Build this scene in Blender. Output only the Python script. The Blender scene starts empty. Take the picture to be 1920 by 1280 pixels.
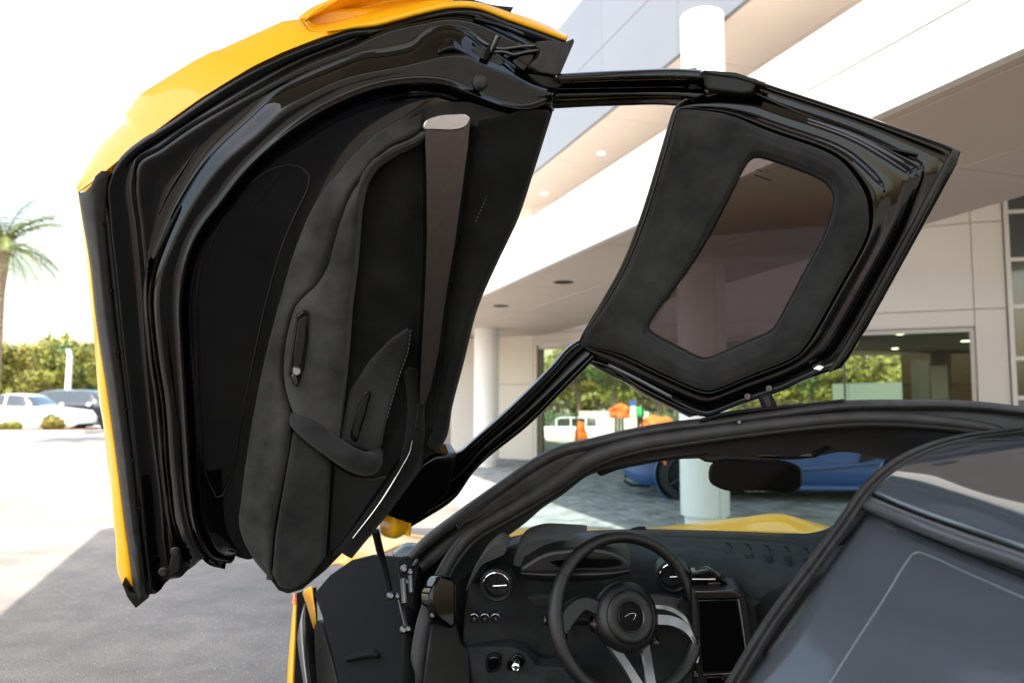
import bpy, bmesh, math, random
import numpy as np
from mathutils import Vector, Matrix, noise
random.seed(7); np.random.seed(7)
R = math.radians
S = bpy.context.scene
COL = S.collection
# ------------------------------------------------------------------ camera
F = 1400.0                       # focal length in pixels of a 1920 wide frame
EYE = np.array([0.0, 0.0, 1.30])
PITCH = math.atan((748-640)/F)
cp, sp = math.cos(PITCH), math.sin(PITCH)
AX, AY, AZ = np.array([1., 0, 0]), np.array([0, cp, sp]), np.array([0, -sp, cp])   # right, forward, up
cd = bpy.data.cameras.new('camera'); cam = bpy.data.objects.new('camera', cd); COL.objects.link(cam)
cam.location = EYE; cam.rotation_euler = (R(90)+PITCH, 0, 0)
cd.sensor_width = 36; cd.lens = 36*F/1920; cd.clip_start = .05; cd.clip_end = 3000
cd.dof.use_dof = True; cd.dof.focus_distance = 1.9; cd.dof.aperture_fstop = 3.2
S.camera = cam
# ------------------------------------------------------------------ sky and sun
TH = R(19)                                              # the building and the car run this far left of the view axis
HD = np.array([-math.sin(TH), math.cos(TH), 0]); RD = np.array([math.cos(TH), math.sin(TH), 0])
def RT(r, t, z=0.0): return RD*r + HD*t + np.array([0, 0, z])
sdir = RD*.28 + HD*.35 - np.array([0, 0, 1.0])          # direction in which sunlight travels
sdir = sdir/np.linalg.norm(sdir)
w = bpy.data.worlds.new('World'); S.world = w; w.use_nodes = True
nt = w.node_tree; bg = nt.nodes['Background']; sky = nt.nodes.new('ShaderNodeTexSky')
sky.sky_type = 'NISHITA'; sky.sun_disc = False
sky.sun_elevation = math.asin(-sdir[2]); sky.sun_rotation = math.atan2(-sdir[0], -sdir[1])
sky.air_density = 1.7; sky.dust_density = 3.5; sky.ozone_density = 0.0
nt.links.new(sky.outputs[0], bg.inputs[0]); bg.inputs[1].default_value = .15
sl = bpy.data.lights.new('sun', 'SUN'); so = bpy.data.objects.new('sun', sl); COL.objects.link(so)
sl.energy = 2.9; sl.angle = R(.55); sl.color = (1, .92, .81)
so.rotation_euler = Vector(sdir).to_track_quat('-Z', 'Y').to_euler(); so.location = (0, 0, 30)
S.view_settings.view_transform = 'Standard'; S.view_settings.look = 'None'
S.view_settings.exposure = 2.0; S.view_settings.gamma = 1
S.render.engine = 'CYCLES'; S.cycles.use_denoising = True
S.cycles.max_bounces = 10; S.cycles.transparent_max_bounces = 24; S.cycles.glossy_bounces = 5
S.cycles.caustics_reflective = False; S.cycles.caustics_refractive = False; S.cycles.sample_clamp_indirect = 6
# ------------------------------------------------------------------ pixel -> place helpers
def ray(px, py): return AY + AX*((px-960)/F) + AZ*((640-py)/F)
def P(px, py, d): return EYE + ray(px, py)*d            # d = distance along the view axis
class Plane:                                            # a flat face of the door / dash, given by three sighted points
    def __init__(s, a, b, c):
        A, B, C = (P(*q) for q in (a, b, c)); n = np.cross(B-A, C-A); n = n/np.linalg.norm(n)
        if n @ (EYE-A) < 0: n = -n
        s.o, s.n = A, n
    def __call__(s, px, py, h=0.0):
        r = ray(px, py); return EYE + r*(((s.o + s.n*h - EYE) @ s.n)/(r @ s.n))
class Depth:                                            # third coordinate is a distance
    def __call__(s, px, py, d): return P(px, py, d)
DEP = Depth()
def crom(pts, n, closed=False):
    """chord-length Catmull-Rom resampling of a polyline to n points"""
    p = np.array(pts, float)
    if closed: p = np.vstack([p, p[:1]])
    d = np.r_[0, np.cumsum(np.linalg.norm(np.diff(p[:, :2], axis=0), axis=1)+1e-9)]
    m = np.zeros_like(p)
    dd = np.diff(d)[:, None]; sl_ = np.diff(p, axis=0)/dd
    if len(p) > 2:
        m[1:-1] = (sl_[:-1]*dd[1:]+sl_[1:]*dd[:-1])/(dd[1:]+dd[:-1])
    m[0], m[-1] = sl_[0], sl_[-1]
    if closed: m[0] = m[-1] = (sl_[0]*dd[-1]+sl_[-1]*dd[0])/(dd[0]+dd[-1])
    u = np.linspace(0, d[-1], n+1 if closed else n)
    k = np.clip(np.searchsorted(d, u, side='right')-1, 0, len(dd)-1)
    h = dd[k]; t = ((u-d[k])/dd[k][:, 0])[:, None]
    q = (2*t**3-3*t**2+1)*p[k]+(t**3-2*t**2+t)*h*m[k]+(-2*t**3+3*t**2)*p[k+1]+(t**3-t**2)*h*m[k+1]
    return q[:-1] if closed else q
def chai(pts, it=3):
    q = np.array(pts, float)[:, :2]
    for _ in range(it):
        n_ = np.roll(q, -1, axis=0); q = np.stack([q*.78+n_*.22, q*.22+n_*.78], 1).reshape(-1, 2)
    return q
def off(pts, dist):
    """shift a pixel polyline sideways (positive = to the right of travel on screen)"""
    p = np.array(pts, float); xy = p[:, :2]; t = np.gradient(xy, axis=0)
    t /= np.linalg.norm(t, axis=1)[:, None]+1e-9
    q = p.copy(); q[:, 0] -= t[:, 1]*dist; q[:, 1] += t[:, 0]*dist
    return [tuple(a) for a in q]
# ------------------------------------------------------------------ objects
WL = {}
def link_mesh(name, me, mat, parent=None, smooth=True, loc=None):
    me.materials.clear()
    for m_ in (mat if isinstance(mat, (list, tuple)) else [mat]): me.materials.append(m_)
    if smooth: me.polygons.foreach_set('use_smooth', [True]*len(me.polygons))
    o = bpy.data.objects.new(name, me); COL.objects.link(o)
    n = len(me.vertices)
    if loc is None:
        co = np.empty(n*3); me.vertices.foreach_get('co', co); co = co.reshape(-1, 3)
        c = (co.min(0)+co.max(0))/2 if n else np.zeros(3)
        if parent is None and n: c[2] = co[:, 2].min()
        me.vertices.foreach_set('co', (co-c).ravel()); me.update()
    else: c = np.array(loc)
    o.location = c; WL[o.name] = c
    while parent is not None and parent.parent is not None and parent.parent.parent is not None: parent = parent.parent   # never a fourth level
    if parent is not None:
        o.parent = parent; o.matrix_parent_inverse = Matrix.Translation(-Vector(WL[parent.name]))
    return o
def mesh(name, verts, faces, mat, parent=None, smooth=True):
    me = bpy.data.meshes.new(name); me.from_pydata([tuple(map(float, v)) for v in verts], [], faces); me.update()
    return link_mesh(name, me, mat, parent, smooth)
def from_bm(name, bm, mat, parent=None, smooth=False):
    me = bpy.data.meshes.new(name); bmesh.ops.recalc_face_normals(bm, faces=bm.faces[:]); bm.to_mesh(me); bm.free()
    return link_mesh(name, me, mat, parent, smooth)
def tag(o, label, cat, group=None):
    o['label'] = label; o['category'] = cat
    if group: o['group'] = group
    return o
def struct(o): o['kind'] = 'structure'; return o
def thing(name, label, cat, loc, group=None):
    o = bpy.data.objects.new(name, None); COL.objects.link(o); o.location = loc; o.empty_display_size = .1
    WL[o.name] = np.array(loc, float)
    return tag(o, label, cat, group)
def bevel(o, wd, seg=2, ang=35):
    m_ = o.modifiers.new('bevel', 'BEVEL'); m_.width = wd; m_.segments = seg; m_.limit_method = 'ANGLE'; m_.angle_limit = R(ang)
    return o
def auto_smooth(o, ang=35):
    me = o.data; me.polygons.foreach_set('use_smooth', [True]*len(me.polygons))
    me.set_sharp_from_angle(angle=R(ang)); return o
def solid(o, th):
    m_ = o.modifiers.new('solid', 'SOLIDIFY'); m_.thickness = th; m_.offset = -1; m_.use_even_offset = False
    return o
def loft(name, mat, parent, surf, rails, nu=60, sub=4, closed=False, sharp=(), th=.006):
    """skin through rails; each rail = [points] with h/depth as third value, or (points, h)"""
    rs = []
    for r_ in rails:
        if isinstance(r_, tuple): r_ = [(q[0], q[1], r_[1]+(q[2] if len(q) > 2 else 0)) for q in r_[0]]
        rs.append(crom(r_, nu, closed))
    rs = np.array(rs); nr = len(rs)
    cuts = [0]+[i for i in sorted(sharp) if 0 < i < nr-1]+[nr-1]
    V, Fc = [], []
    for a, b in zip(cuts[:-1], cuts[1:]):
        seg = rs[a:b+1]; k = len(seg); base = len(V); rows = []
        for i in range(k-1):
            p0 = seg[max(i-1, 0)]; p1 = seg[i]; p2 = seg[i+1]; p3 = seg[min(i+2, k-1)]
            for j in range(sub):
                t = j/sub
                # monotone-ish cubic with chord weights
                d1 = np.linalg.norm((p2-p1)*np.array([1, 1, 500.]), axis=1)[:, None]+1e-3
                d0 = np.linalg.norm((p1-p0)*np.array([1, 1, 500.]), axis=1)[:, None]+1e-3
                d2 = np.linalg.norm((p3-p2)*np.array([1, 1, 500.]), axis=1)[:, None]+1e-3
                m1 = (p2-p1) if i == 0 else ((p1-p0)/d0*d1+(p2-p1)/d1*d0)/(d0+d1)*d1
                m2 = (p2-p1) if i == k-2 else ((p2-p1)/d1*d2+(p3-p2)/d2*d1)/(d1+d2)*d1
                rows.append((2*t**3-3*t**2+1)*p1+(t**3-2*t**2+t)*m1+(-2*t**3+3*t**2)*p2+(t**3-t**2)*m2)
        rows.append(seg[-1])
        for row in rows:
            V += [surf(*q) for q in row]
        for i in range(len(rows)-1):
            for j in range(nu if closed else nu-1):
                j2 = (j+1) % nu
                Fc.append((base+i*nu+j, base+i*nu+j2, base+(i+1)*nu+j2, base+(i+1)*nu+j))
    V = np.array(V)
    # make faces look towards the camera
    s_ = 0
    for f in Fc[::max(1, len(Fc)//60)]:
        n_ = np.cross(V[f[1]]-V[f[0]], V[f[2]]-V[f[0]]); s_ += np.sign(n_ @ (EYE-V[f[0]]))
    if s_ < 0: Fc = [f[::-1] for f in Fc]
    o = mesh(name, V, Fc, mat, parent)
    if th: solid(o, th)
    return o
def prism(name, mat, parent, surf, poly, h0, h1, bev=.003, n=None, seg=2, hole=None):
    """outline traced on a face, standing from h0 (back) to h1 (front)"""
    if n: poly = crom(poly, n, True)
    bm = bmesh.new()
    f = [bm.verts.new(surf(q[0], q[1], h1)) for q in poly]
    def back(q): return surf(q[0], q[1], h1)+surf.n*(h0-h1)
    b = [bm.verts.new(back(q)) for q in poly]
    k = len(f)
    for i in range(k): bm.faces.new((f[i], f[(i+1) % k], b[(i+1) % k], b[i]))
    if hole is None:
        bm.faces.new(f); bm.faces.new(b[::-1])
    else:
        if n: hole = crom(hole, n, True)
        hf = [bm.verts.new(surf(q[0], q[1], h1)) for q in hole]; hb = [bm.verts.new(back(q)) for q in hole]
        for i in range(len(hf)): bm.faces.new((hf[i], hf[(i+1) % len(hf)], hb[(i+1) % len(hf)], hb[i]))
        for A, B in ((f, hf), (b, hb)):
            for i in range(k): bm.faces.new((A[i], A[(i+1) % k], B[(i+1) % k], B[i]))
    o = from_bm(name, bm, mat, parent)
    if bev:
        bevel(o, bev, seg); auto_smooth(o, 40)
    return o
def tube(name, mat, parent, pts, rad, n=12, m=None, caps=True):
    """round bar through 3-D points; rad one number or one per point"""
    p = np.array(pts, float); rr = np.broadcast_to(np.array(rad, float), (len(p),)).reshape(-1, 1)
    q = np.hstack([p, rr])
    if m:
        dl = np.r_[0, np.cumsum(np.linalg.norm(np.diff(p, axis=0), axis=1))]
        uu = np.linspace(0, dl[-1], m); sm = []
        for u in uu:
            k = min(max(np.searchsorted(dl, u, side='right')-1, 0), len(p)-2); t = (u-dl[k])/(dl[k+1]-dl[k]+1e-9)
            a, b, c, d = q[max(k-1, 0)], q[k], q[k+1], q[min(k+2, len(p)-1)]
            sm.append(.5*((2*b)+(c-a)*t+(2*a-5*b+4*c-d)*t*t+(3*b-a-3*c+d)*t**3))
        q = np.array(sm)
    c, rr = q[:, :3], q[:, 3]
    t = np.gradient(c, axis=0); t /= np.linalg.norm(t, axis=1)[:, None]+1e-9
    ref = np.array([0, 0, 1.]) if abs(t[0][2]) < .9 else np.array([1., 0, 0])
    u = np.cross(t[0], ref); u /= np.linalg.norm(u); V, Fc = [], []
    for i in range(len(c)):
        u = u-t[i]*(u @ t[i]); u /= np.linalg.norm(u); v = np.cross(t[i], u)
        for j in range(n):
            a = 2*math.pi*j/n; V.append(c[i]+(u*math.cos(a)+v*math.sin(a))*rr[i])
    for i in range(len(c)-1):
        for j in range(n):
            Fc.append((i*n+j, i*n+(j+1) % n, (i+1)*n+(j+1) % n, (i+1)*n+j))
    if caps: Fc += [tuple(range(n))[::-1], tuple(range((len(c)-1)*n, len(c)*n))]
    return auto_smooth(mesh(name, V, Fc, mat, parent), 50)
def lathe(name, mat, parent, c, ax, prof, n=40, closed=False):
    """revolve profile [(radius, along axis)] about axis ax through c"""
    ax = np.array(ax, float); ax /= np.linalg.norm(ax)
    u = np.cross(ax, [0, 0, 1.] if abs(ax[2]) < .9 else [1., 0, 0]); u /= np.linalg.norm(u); v = np.cross(ax, u)
    V, Fc = [], []; k = len(prof)
    for j in range(n):
        a = 2*math.pi*j/n
        for r_, z in prof: V.append(np.array(c)+ax*z+(u*math.cos(a)+v*math.sin(a))*r_)
    for j in range(n):
        for i in range(k if closed else k-1):
            i2 = (i+1) % k; j2 = (j+1) % n
            Fc.append((j*k+i, j2*k+i, j2*k+i2, j*k+i2))
    bm = bmesh.new(); vs = [bm.verts.new(v_) for v_ in V]
    for f in Fc: bm.faces.new([vs[i] for i in f])
    bmesh.ops.remove_doubles(bm, verts=bm.verts, dist=1e-6)
    return auto_smooth(from_bm(name, bm, mat, parent), 40)
def box8(c8):
    return [tuple(c8[i] for i in f) for f in ((0, 1, 2, 3), (7, 6, 5, 4), (0, 4, 5, 1), (1, 5, 6, 2), (2, 6, 7, 3), (3, 7, 4, 0))]
BF = [(0, 1, 2, 3), (7, 6, 5, 4), (0, 4, 5, 1), (1, 5, 6, 2), (2, 6, 7, 3), (3, 7, 4, 0)]
def rtbox(name, mat, parent, r0, r1, t0, t1, z0, z1, bev=0):
    """box in the building's own axes: r across, t along, z up"""
    V = [RT(r0, t0, z0), RT(r1, t0, z0), RT(r1, t1, z0), RT(r0, t1, z0), RT(r0, t0, z1), RT(r1, t0, z1), RT(r1, t1, z1), RT(r0, t1, z1)]
    o = mesh(name, V, [f[::-1] for f in BF], mat, parent, False)
    if bev: bevel(o, bev, 2)
    return o
# ------------------------------------------------------------------ materials
def mat(name, col, rough=.5, metal=0., spec=.5, coat=0., var=0., vscale=8., bump=0., bscale=60., sheen=0., det=4, col2=None, coatr=.03):
    m_ = bpy.data.materials.new(name); m_.use_nodes = True; t = m_.node_tree; b = t.nodes['Principled BSDF']
    b.inputs['Base Color'].default_value = (*col, 1); b.inputs['Roughness'].default_value = rough
    b.inputs['Metallic'].default_value = metal; b.inputs['Specular IOR Level'].default_value = spec
    b.inputs['Coat Weight'].default_value = coat; b.inputs['Coat Roughness'].default_value = coatr
    if sheen: b.inputs['Sheen Weight'].default_value = sheen; b.inputs['Sheen Roughness'].default_value = .5
    if var or bump or col2:
        tc = t.nodes.new('ShaderNodeTexCoord'); geo = t.nodes.new('ShaderNodeNewGeometry')
    if var or col2:
        n_ = t.nodes.new('ShaderNodeTexNoise'); n_.inputs['Scale'].default_value = vscale; n_.inputs['Detail'].default_value = det
        n_.inputs['Roughness'].default_value = .6
        t.links.new(geo.outputs['Position'], n_.inputs['Vector'])
        r_ = t.nodes.new('ShaderNodeValToRGB'); e = r_.color_ramp.elements
        c2 = col2 if col2 else tuple(min(1, c*(1+var)) for c in col)
        e[0].color = (*[c*(1-var) for c in col], 1); e[0].position = .35; e[1].color = (*c2, 1); e[1].position = .65
        t.links.new(n_.outputs['Fac'], r_.inputs[0]); t.links.new(r_.outputs[0], b.inputs['Base Color'])
    if bump:
        n2 = t.nodes.new('ShaderNodeTexNoise'); n2.inputs['Scale'].default_value = bscale; n2.inputs['Detail'].default_value = 3
        t.links.new(geo.outputs['Position'], n2.inputs['Vector'])
        bp = t.nodes.new('ShaderNodeBump'); bp.inputs['Strength'].default_value = bump; bp.inputs['Distance'].default_value = .01
        t.links.new(n2.outputs['Fac'], bp.inputs['Height']); t.links.new(bp.outputs[0], b.inputs['Normal'])
    return m_
def glass(name, tint, refl=1.0, ior=1.5, rough=0.0):
    """thin pane: tinted see-through plus mirror reflection by angle"""
    m_ = bpy.data.materials.new(name); m_.use_nodes = True; t = m_.node_tree; t.nodes.clear()
    o = t.nodes.new('ShaderNodeOutputMaterial'); mx = t.nodes.new('ShaderNodeMixShader'); tr = t.nodes.new('ShaderNodeBsdfTransparent')
    g = t.nodes.new('ShaderNodeBsdfGlossy'); fr = t.nodes.new('ShaderNodeFresnel'); mu = t.nodes.new('ShaderNodeMath')
    mu.operation = 'MULTIPLY'; mu.inputs[1].default_value = refl; mu.use_clamp = True
    fr.inputs[0].default_value = ior; tr.inputs[0].default_value = (*tint, 1); g.inputs['Roughness'].default_value = rough
    t.links.new(fr.outputs[0], mu.inputs[0]); t.links.new(mu.outputs[0], mx.inputs[0]); t.links.new(tr.outputs[0], mx.inputs[1])
    t.links.new(g.outputs[0], mx.inputs[2]); t.links.new(mx.outputs[0], o.inputs[0]); return m_
def emit(name, col, s):
    m_ = mat(name, col); b = m_.node_tree.nodes['Principled BSDF']
    b.inputs['Emission Color'].default_value = (*col, 1); b.inputs['Emission Strength'].default_value = s; return m_
M = {}
M['yellow'] = mat('yellow_paint', (.88, .44, .004), .35, spec=.35, coat=.35, var=.03, vscale=300)
M['gloss'] = mat('gloss_black', (.0006, .0006, .0006), .025, spec=.3)
M['satin'] = mat('satin_black', (.003, .003, .0032), .6, spec=.16)
M['rubber'] = mat('rubber_seal', (.024, .0235, .024), .58, spec=.35, var=.25, vscale=30, bump=.08, bscale=400)
M['rubber_d'] = mat('rubber_dark', (.006, .006, .006), .55, spec=.3)
M['suede'] = mat('black_suede', (.0175, .0175, .018), .92, spec=.15, var=.52, vscale=8, bump=.25, bscale=900, sheen=.08, det=6)
M['suede_l'] = mat('grey_suede', (.033, .033, .0335), .92, spec=.15, var=.5, vscale=8, bump=.25, bscale=900, sheen=.1, det=6)
M['suede_d'] = mat('dark_suede', (.0066, .0066, .0069), .93, spec=.12, var=.5, vscale=9, bump=.25, bscale=900, sheen=.06, det=6)
M['panel'] = mat('matt_panel', (.006, .006, .006), .7, spec=.05)
M['leather'] = mat('black_leather', (.0055, .0055, .006), .42, spec=.4, var=.15, vscale=40, bump=.12, bscale=700)
M['plastic'] = mat('black_plastic', (.0045, .0048, .0052), .55, spec=.3, bump=.1, bscale=900)
M['dash'] = mat('dash_trim', (.019, .0195, .0205), .85, spec=.2, var=.3, vscale=14, bump=.2, bscale=700)
M['alu'] = mat('brushed_aluminium', (.068, .057, .053), .3, metal=1, var=.06, vscale=60)
M['chrome'] = mat('chrome', (.8, .8, .82), .12, metal=1)
M['steel'] = mat('dark_steel', (.10, .10, .105), .32, metal=1)
M['white_trim'] = mat('bright_trim', (.85, .85, .86), .2, metal=1)
M['stitch'] = mat('stitching', (.12, .12, .125), .8)
M['screen'] = mat('screen', (.0008, .0008, .0009), .1, spec=.2)
M['mirror'] = mat('mirror_glass', (.002, .002, .002), .12, spec=.06)  # near-black base stands in for the dark cabin a mirror would reflect
M['roofglass'] = mat('dark_roof_glass', (.055, .063, .073), .07, spec=.6, coat=.4, coatr=.02)  # grey base stands in for sky reflected in the roof glass
M['rearglass'] = mat('dark_rear_glass', (.052, .058, .067), .3, spec=.5, coat=.35, coatr=.05)  # grey-blue base stands in for the reflection on the rear glass
M['trimgrey'] = mat('grey_trim', (.06, .06, .07), .38, coat=.4)
M['cap'] = mat('blade_cap', (.42, .41, .42), .25, metal=1)
M['spoke'] = mat('satin_spoke', (.2, .2, .205), .3, metal=1)
M['frit'] = mat('frit_line', (.10, .12, .13), .25, coat=.6)
M['wind'] = glass('windscreen_glass', (.70, .85, .84), .6)
M['tint'] = glass('tinted_glass', (.32, .275, .295), .45)
M['shop'] = glass('shop_glass', (.73, .80, .71), .5)
M['carglass'] = mat('car_window', (.02, .025, .028), .08, coat=1)
M['white'] = mat('white_panel', (.80, .79, .77), .45, var=.03, vscale=.8)
M['cream'] = mat('cream_panel', (.74, .68, .60), .5, var=.03, vscale=.7)
M['beige'] = mat('beige_soffit', (.60, .51, .43), .55, var=.03, vscale=.6)
M['upper'] = mat('grey_panel', (.185, .188, .203), .4, var=.03, vscale=.5)
M['wallp'] = mat('wall_panel', (.62, .57, .53), .5, var=.03, vscale=.9)
M['joint'] = mat('panel_joint', (.22, .19, .17), .8)
M['alframe'] = mat('window_frame', (.5, .48, .46), .4, metal=.3)
M['jambdark'] = mat('glazing_bar', (.12, .11, .08), .5)
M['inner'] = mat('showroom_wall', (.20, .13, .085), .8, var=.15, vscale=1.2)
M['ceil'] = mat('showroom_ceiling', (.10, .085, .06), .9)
M['lamp'] = emit('lamp_glow', (1, .82, .6), 3)
def asphalt(name):
    m_ = mat(name, (.19, .175, .16), .9, spec=.15); t = m_.node_tree; b = t.nodes['Principled BSDF']; L = t.links.new
    geo = t.nodes.new('ShaderNodeNewGeometry')
    def nz(sc, det, rgh=.6):
        n_ = t.nodes.new('ShaderNodeTexNoise'); n_.inputs['Scale'].default_value = sc; n_.inputs['Detail'].default_value = det; n_.inputs['Roughness'].default_value = rgh
        L(geo.outputs['Position'], n_.inputs['Vector']); return n_.outputs['Fac']
    def ramp(src, p0, c0, p1, c1):
        r_ = t.nodes.new('ShaderNodeValToRGB'); e = r_.color_ramp.elements; e[0].position, e[1].position = p0, p1; e[0].color = (*c0, 1); e[1].color = (*c1, 1); L(src, r_.inputs[0]); return r_.outputs[0]
    def mul(a, c, mode='MULTIPLY', fac=1.0):
        x = t.nodes.new('ShaderNodeMix'); x.data_type = 'RGBA'; x.blend_type = mode; x.inputs[0].default_value = fac; L(a, x.inputs[6]); L(c, x.inputs[7]); return x.outputs[2]
    fine = ramp(nz(105, 7, .85), .38, (.11, .101, .091), .64, (.37, .340, .306))
    patch = ramp(nz(.9, 6), .32, (.72, .72, .73), .68, (1.16, 1.14, 1.11))
    smear = ramp(nz(5, 5), .3, (.84, .84, .85), .7, (1.1, 1.1, 1.09))
    c = mul(mul(fine, patch), smear)
    v = t.nodes.new('ShaderNodeTexVoronoi'); v.inputs['Scale'].default_value = 26; L(geo.outputs['Position'], v.inputs['Vector'])
    speck = ramp(v.outputs['Distance'], .07, (.42, .40, .37), .16, (0, 0, 0)); c = mul(c, speck, 'ADD', .5); L(c, b.inputs['Base Color'])
    bp = t.nodes.new('ShaderNodeBump'); bp.inputs['Strength'].default_value = .55; bp.inputs['Distance'].default_value = .008; L(nz(120, 8, .8), bp.inputs['Height']); L(bp.outputs[0], b.inputs['Normal'])
    return m_
M['asphalt'] = asphalt('asphalt')
M['lot'] = mat('pale_lot', (.32, .29, .26), .9, spec=.2, var=.18, vscale=1.3, bump=.3, bscale=50, det=8)  # lighter tone than the near asphalt
M['paver'] = mat('paving', (.24, .25, .25), .85, var=.35, vscale=3.2, bump=.4, bscale=40, det=6)
M['kerb'] = mat('kerb', (.5, .47, .43), .85, var=.15, vscale=4, bump=.3)
M['soil'] = mat('mulch', (.14, .07, .04), .95, var=.4, vscale=9, bump=.8, bscale=30)
M['bark'] = mat('bark', (.20, .13, .085), .95, var=.35, vscale=9, bump=.8, bscale=25)
M['palmbark'] = mat('palm_bark', (.30, .22, .16), .95, var=.35, vscale=14, bump=1, bscale=22)
M['leaf'] = mat('leaf', (.14, .145, .02), .6, var=.5, vscale=1.6, spec=.35)
M['hedge'] = mat('hedge', (.05, .075, .02), .8, var=.4, vscale=1.2)
M['leaf2'] = mat('leaf_dark', (.045, .09, .016), .6, var=.5, vscale=1.4, spec=.35)
M['leaf3'] = mat('leaf_yellow', (.17, .15, .02), .6, var=.4, vscale=2, spec=.35)
M['frond'] = mat('frond', (.13, .15, .035), .55, var=.45, vscale=3, spec=.4)
M['carwhite'] = mat('white_car_paint', (.78, .78, .78), .25, coat=1)
M['carblack'] = mat('black_car_paint', (.010, .011, .014), .2, coat=1)
M['carblue'] = mat('blue_car_paint', (.04, .09, .25), .28, coat=.8)
M['tyre'] = mat('tyre', (.014, .014, .014), .8, bump=.2, bscale=200)
M['rim'] = mat('rim_grey', (.22, .22, .23), .35, metal=.9)
M['rimblack'] = mat('rim_black', (.03, .03, .033), .35, metal=.6)
M['amber'] = mat('amber_lens', (.75, .14, .01), .25, coat=1)
M['orange'] = mat('orange_fabric', (.7, .13, .004), .7, var=.25, vscale=6)
M['green'] = mat('green_fabric', (.03, .45, .12), .7)
M['muted'] = mat('muted_green', (.17, .21, .18), .6)
M['bluesign'] = mat('blue_sign', (.03, .12, .5), .5)
M['signpost'] = mat('post_white', (.75, .75, .75), .5)
M['headlamp'] = mat('headlamp', (.7, .72, .74), .1, coat=1)
# ================================================================== GROUND
def sstep(a, b, x): x = min(max((x-a)/(b-a), 0), 1); return x*x*(3-2*x)
def gz(r, t): return -1.5*sstep(8.5, 14, r)*sstep(-6, 2, t)
def grid_sheet(name, m_, rs, ts, dz):
    V = [RT(r, t, gz(r, t)+dz) for r in rs for t in ts]; k = len(ts)
    Fc = [(i*k+j, (i+1)*k+j, (i+1)*k+j+1, i*k+j+1) for i in range(len(rs)-1) for j in range(k-1)]
    return struct(mesh(name, V, Fc, m_))
big = [-900, -300, -120, -60, -30, -15, -8, -4, 0, 4]
grid_sheet('ground', M['asphalt'], big+list(np.arange(5, 18, .75))+[20, 30, 60, 120, 300, 900],
           big+[8, 12, 18, 25, 35, 50, 80, 140, 300, 900], 0)
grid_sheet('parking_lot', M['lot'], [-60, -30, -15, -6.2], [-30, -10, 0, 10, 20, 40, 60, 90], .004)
struct(rtbox('pavement', M['joint'], None, 2.35, 8.4, -8, 40, -.05, .006))
# staggered paving stones, the ones nearest to the windscreen view are real blocks
V, Fc = [], []
r_ = 2.4; row = 0
while r_ < 8.2:
    t_ = 4.6+(row % 2)*.14-(.28 if row % 2 else 0)
    while t_ < 24:
        L_ = .26; g = .007; z1 = .012+random.random()*.006
        b0 = len(V)
        for zz, e in ((.004, 0), (z1, .008)):
            V += [RT(r_+g+e, t_+g+e, zz), RT(r_+.20-g-e, t_+g+e, zz), RT(r_+.20-g-e, t_+L_-g-e, zz), RT(r_+g+e, t_+L_-g-e, zz)]
        Fc += [tuple(b0+i for i in f) for f in ((4, 5, 6, 7), (0, 1, 5, 4), (1, 2, 6, 5), (2, 3, 7, 6), (3, 0, 4, 7))]
        t_ += L_+.02
    r_ += .20; row += 1
pv = mesh('paving_stones', V, Fc, M['paver'], bpy.data.objects['pavement'], False); pv['kind'] = 'stuff'
# ================================================================== SHOWROOM BUILDING
def G(px, d, z=0.0): return np.array([(px-960)/F*d, d, z])
bld = thing('showroom_building', 'white panelled showroom with long canopy, round columns and tall shop windows', 'building', G(1400, 13))
def quad_box(name, m_, parent, p, q, z0, z1, th, dz=0.0, bev=0, inset=0.0, out=0.0):
    """upright slab from plan point p to q; th grows away from the camera, out moves it forward"""
    p, q = np.array(p[:2]), np.array(q[:2]); e = (q-p)/np.linalg.norm(q-p); n_ = np.array([e[1], -e[0]])
    if n_ @ (-p) < 0: n_ = -n_
    p, q = p+e*inset, q-e*inset; f0, f1 = n_*out, n_*(out-th)
    z0, z1 = z0+inset, z1-inset
    V = [(*(p+f0), z0), (*(q+f0), z0), (*(q+f1), z0), (*(p+f1), z0), (*(p+f0), z1), (*(q+f0), z1), (*(q+f1), z1), (*(p+f1), z1)]
    o = mesh(name, V, BF, m_, parent, False)
    me = o.data; bm = bmesh.new(); bm.from_mesh(me); bmesh.ops.recalc_face_normals(bm, faces=bm.faces[:]); bm.to_mesh(me); bm.free()
    if bev: bevel(o, bev, 2)
    return o
# --- lower canopy
TN, TF = -7.0, 30.0
ZS, ZF = 2.66, 3.26
def rin(t): return 4.86+(t-3.6)*.095 if t < 13 else 5.75
can = rtbox('canopy', M['joint'], bld, 2.86, 4.6, TN, TF, ZS+.03, ZF-.02)
rtbox('canopy_roof', M['white'], can, 4.6, 5.9, 12.2, TF, ZS+.06, ZF-.03)
ts = [t for t in np.arange(3.23-2.62*4, TF, 2.62)]
for a, b in zip(ts[:-1], ts[1:]):
    for ra, rb in ((2.80, 2.915), (2.925, 3.9), (3.908, None)):
        r0a, r0b = ra, ra
        r1a, r1b = (rb, rb) if rb else (rin(a), rin(b))
        g = .006
        V = [RT(r0a, a+g, ZS), RT(r1a, a+g, ZS), RT(r1b, b-g, ZS), RT(r0b, b-g, ZS)]
        V += [v+np.array([0, 0, .05]) for v in V]
        bevel(mesh('soffit_panel', V, [f[::-1] for f in BF], M['beige'], can, False), .004, 1)
for a, b in zip(ts[:-1], ts[1:]):
    for z0, z1 in ((ZS, ZS+.30), (ZS+.308, ZF)):
        rtbox('fascia_panel', M['white'], can, 2.795, 2.85, a+.005, b-.005, z0+(.051 if z0 == ZS else 0), z1)
rtbox('canopy_lip', M['white'], can, 2.79, 2.85, TN, TF, ZS-.004, ZS+.046)
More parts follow.
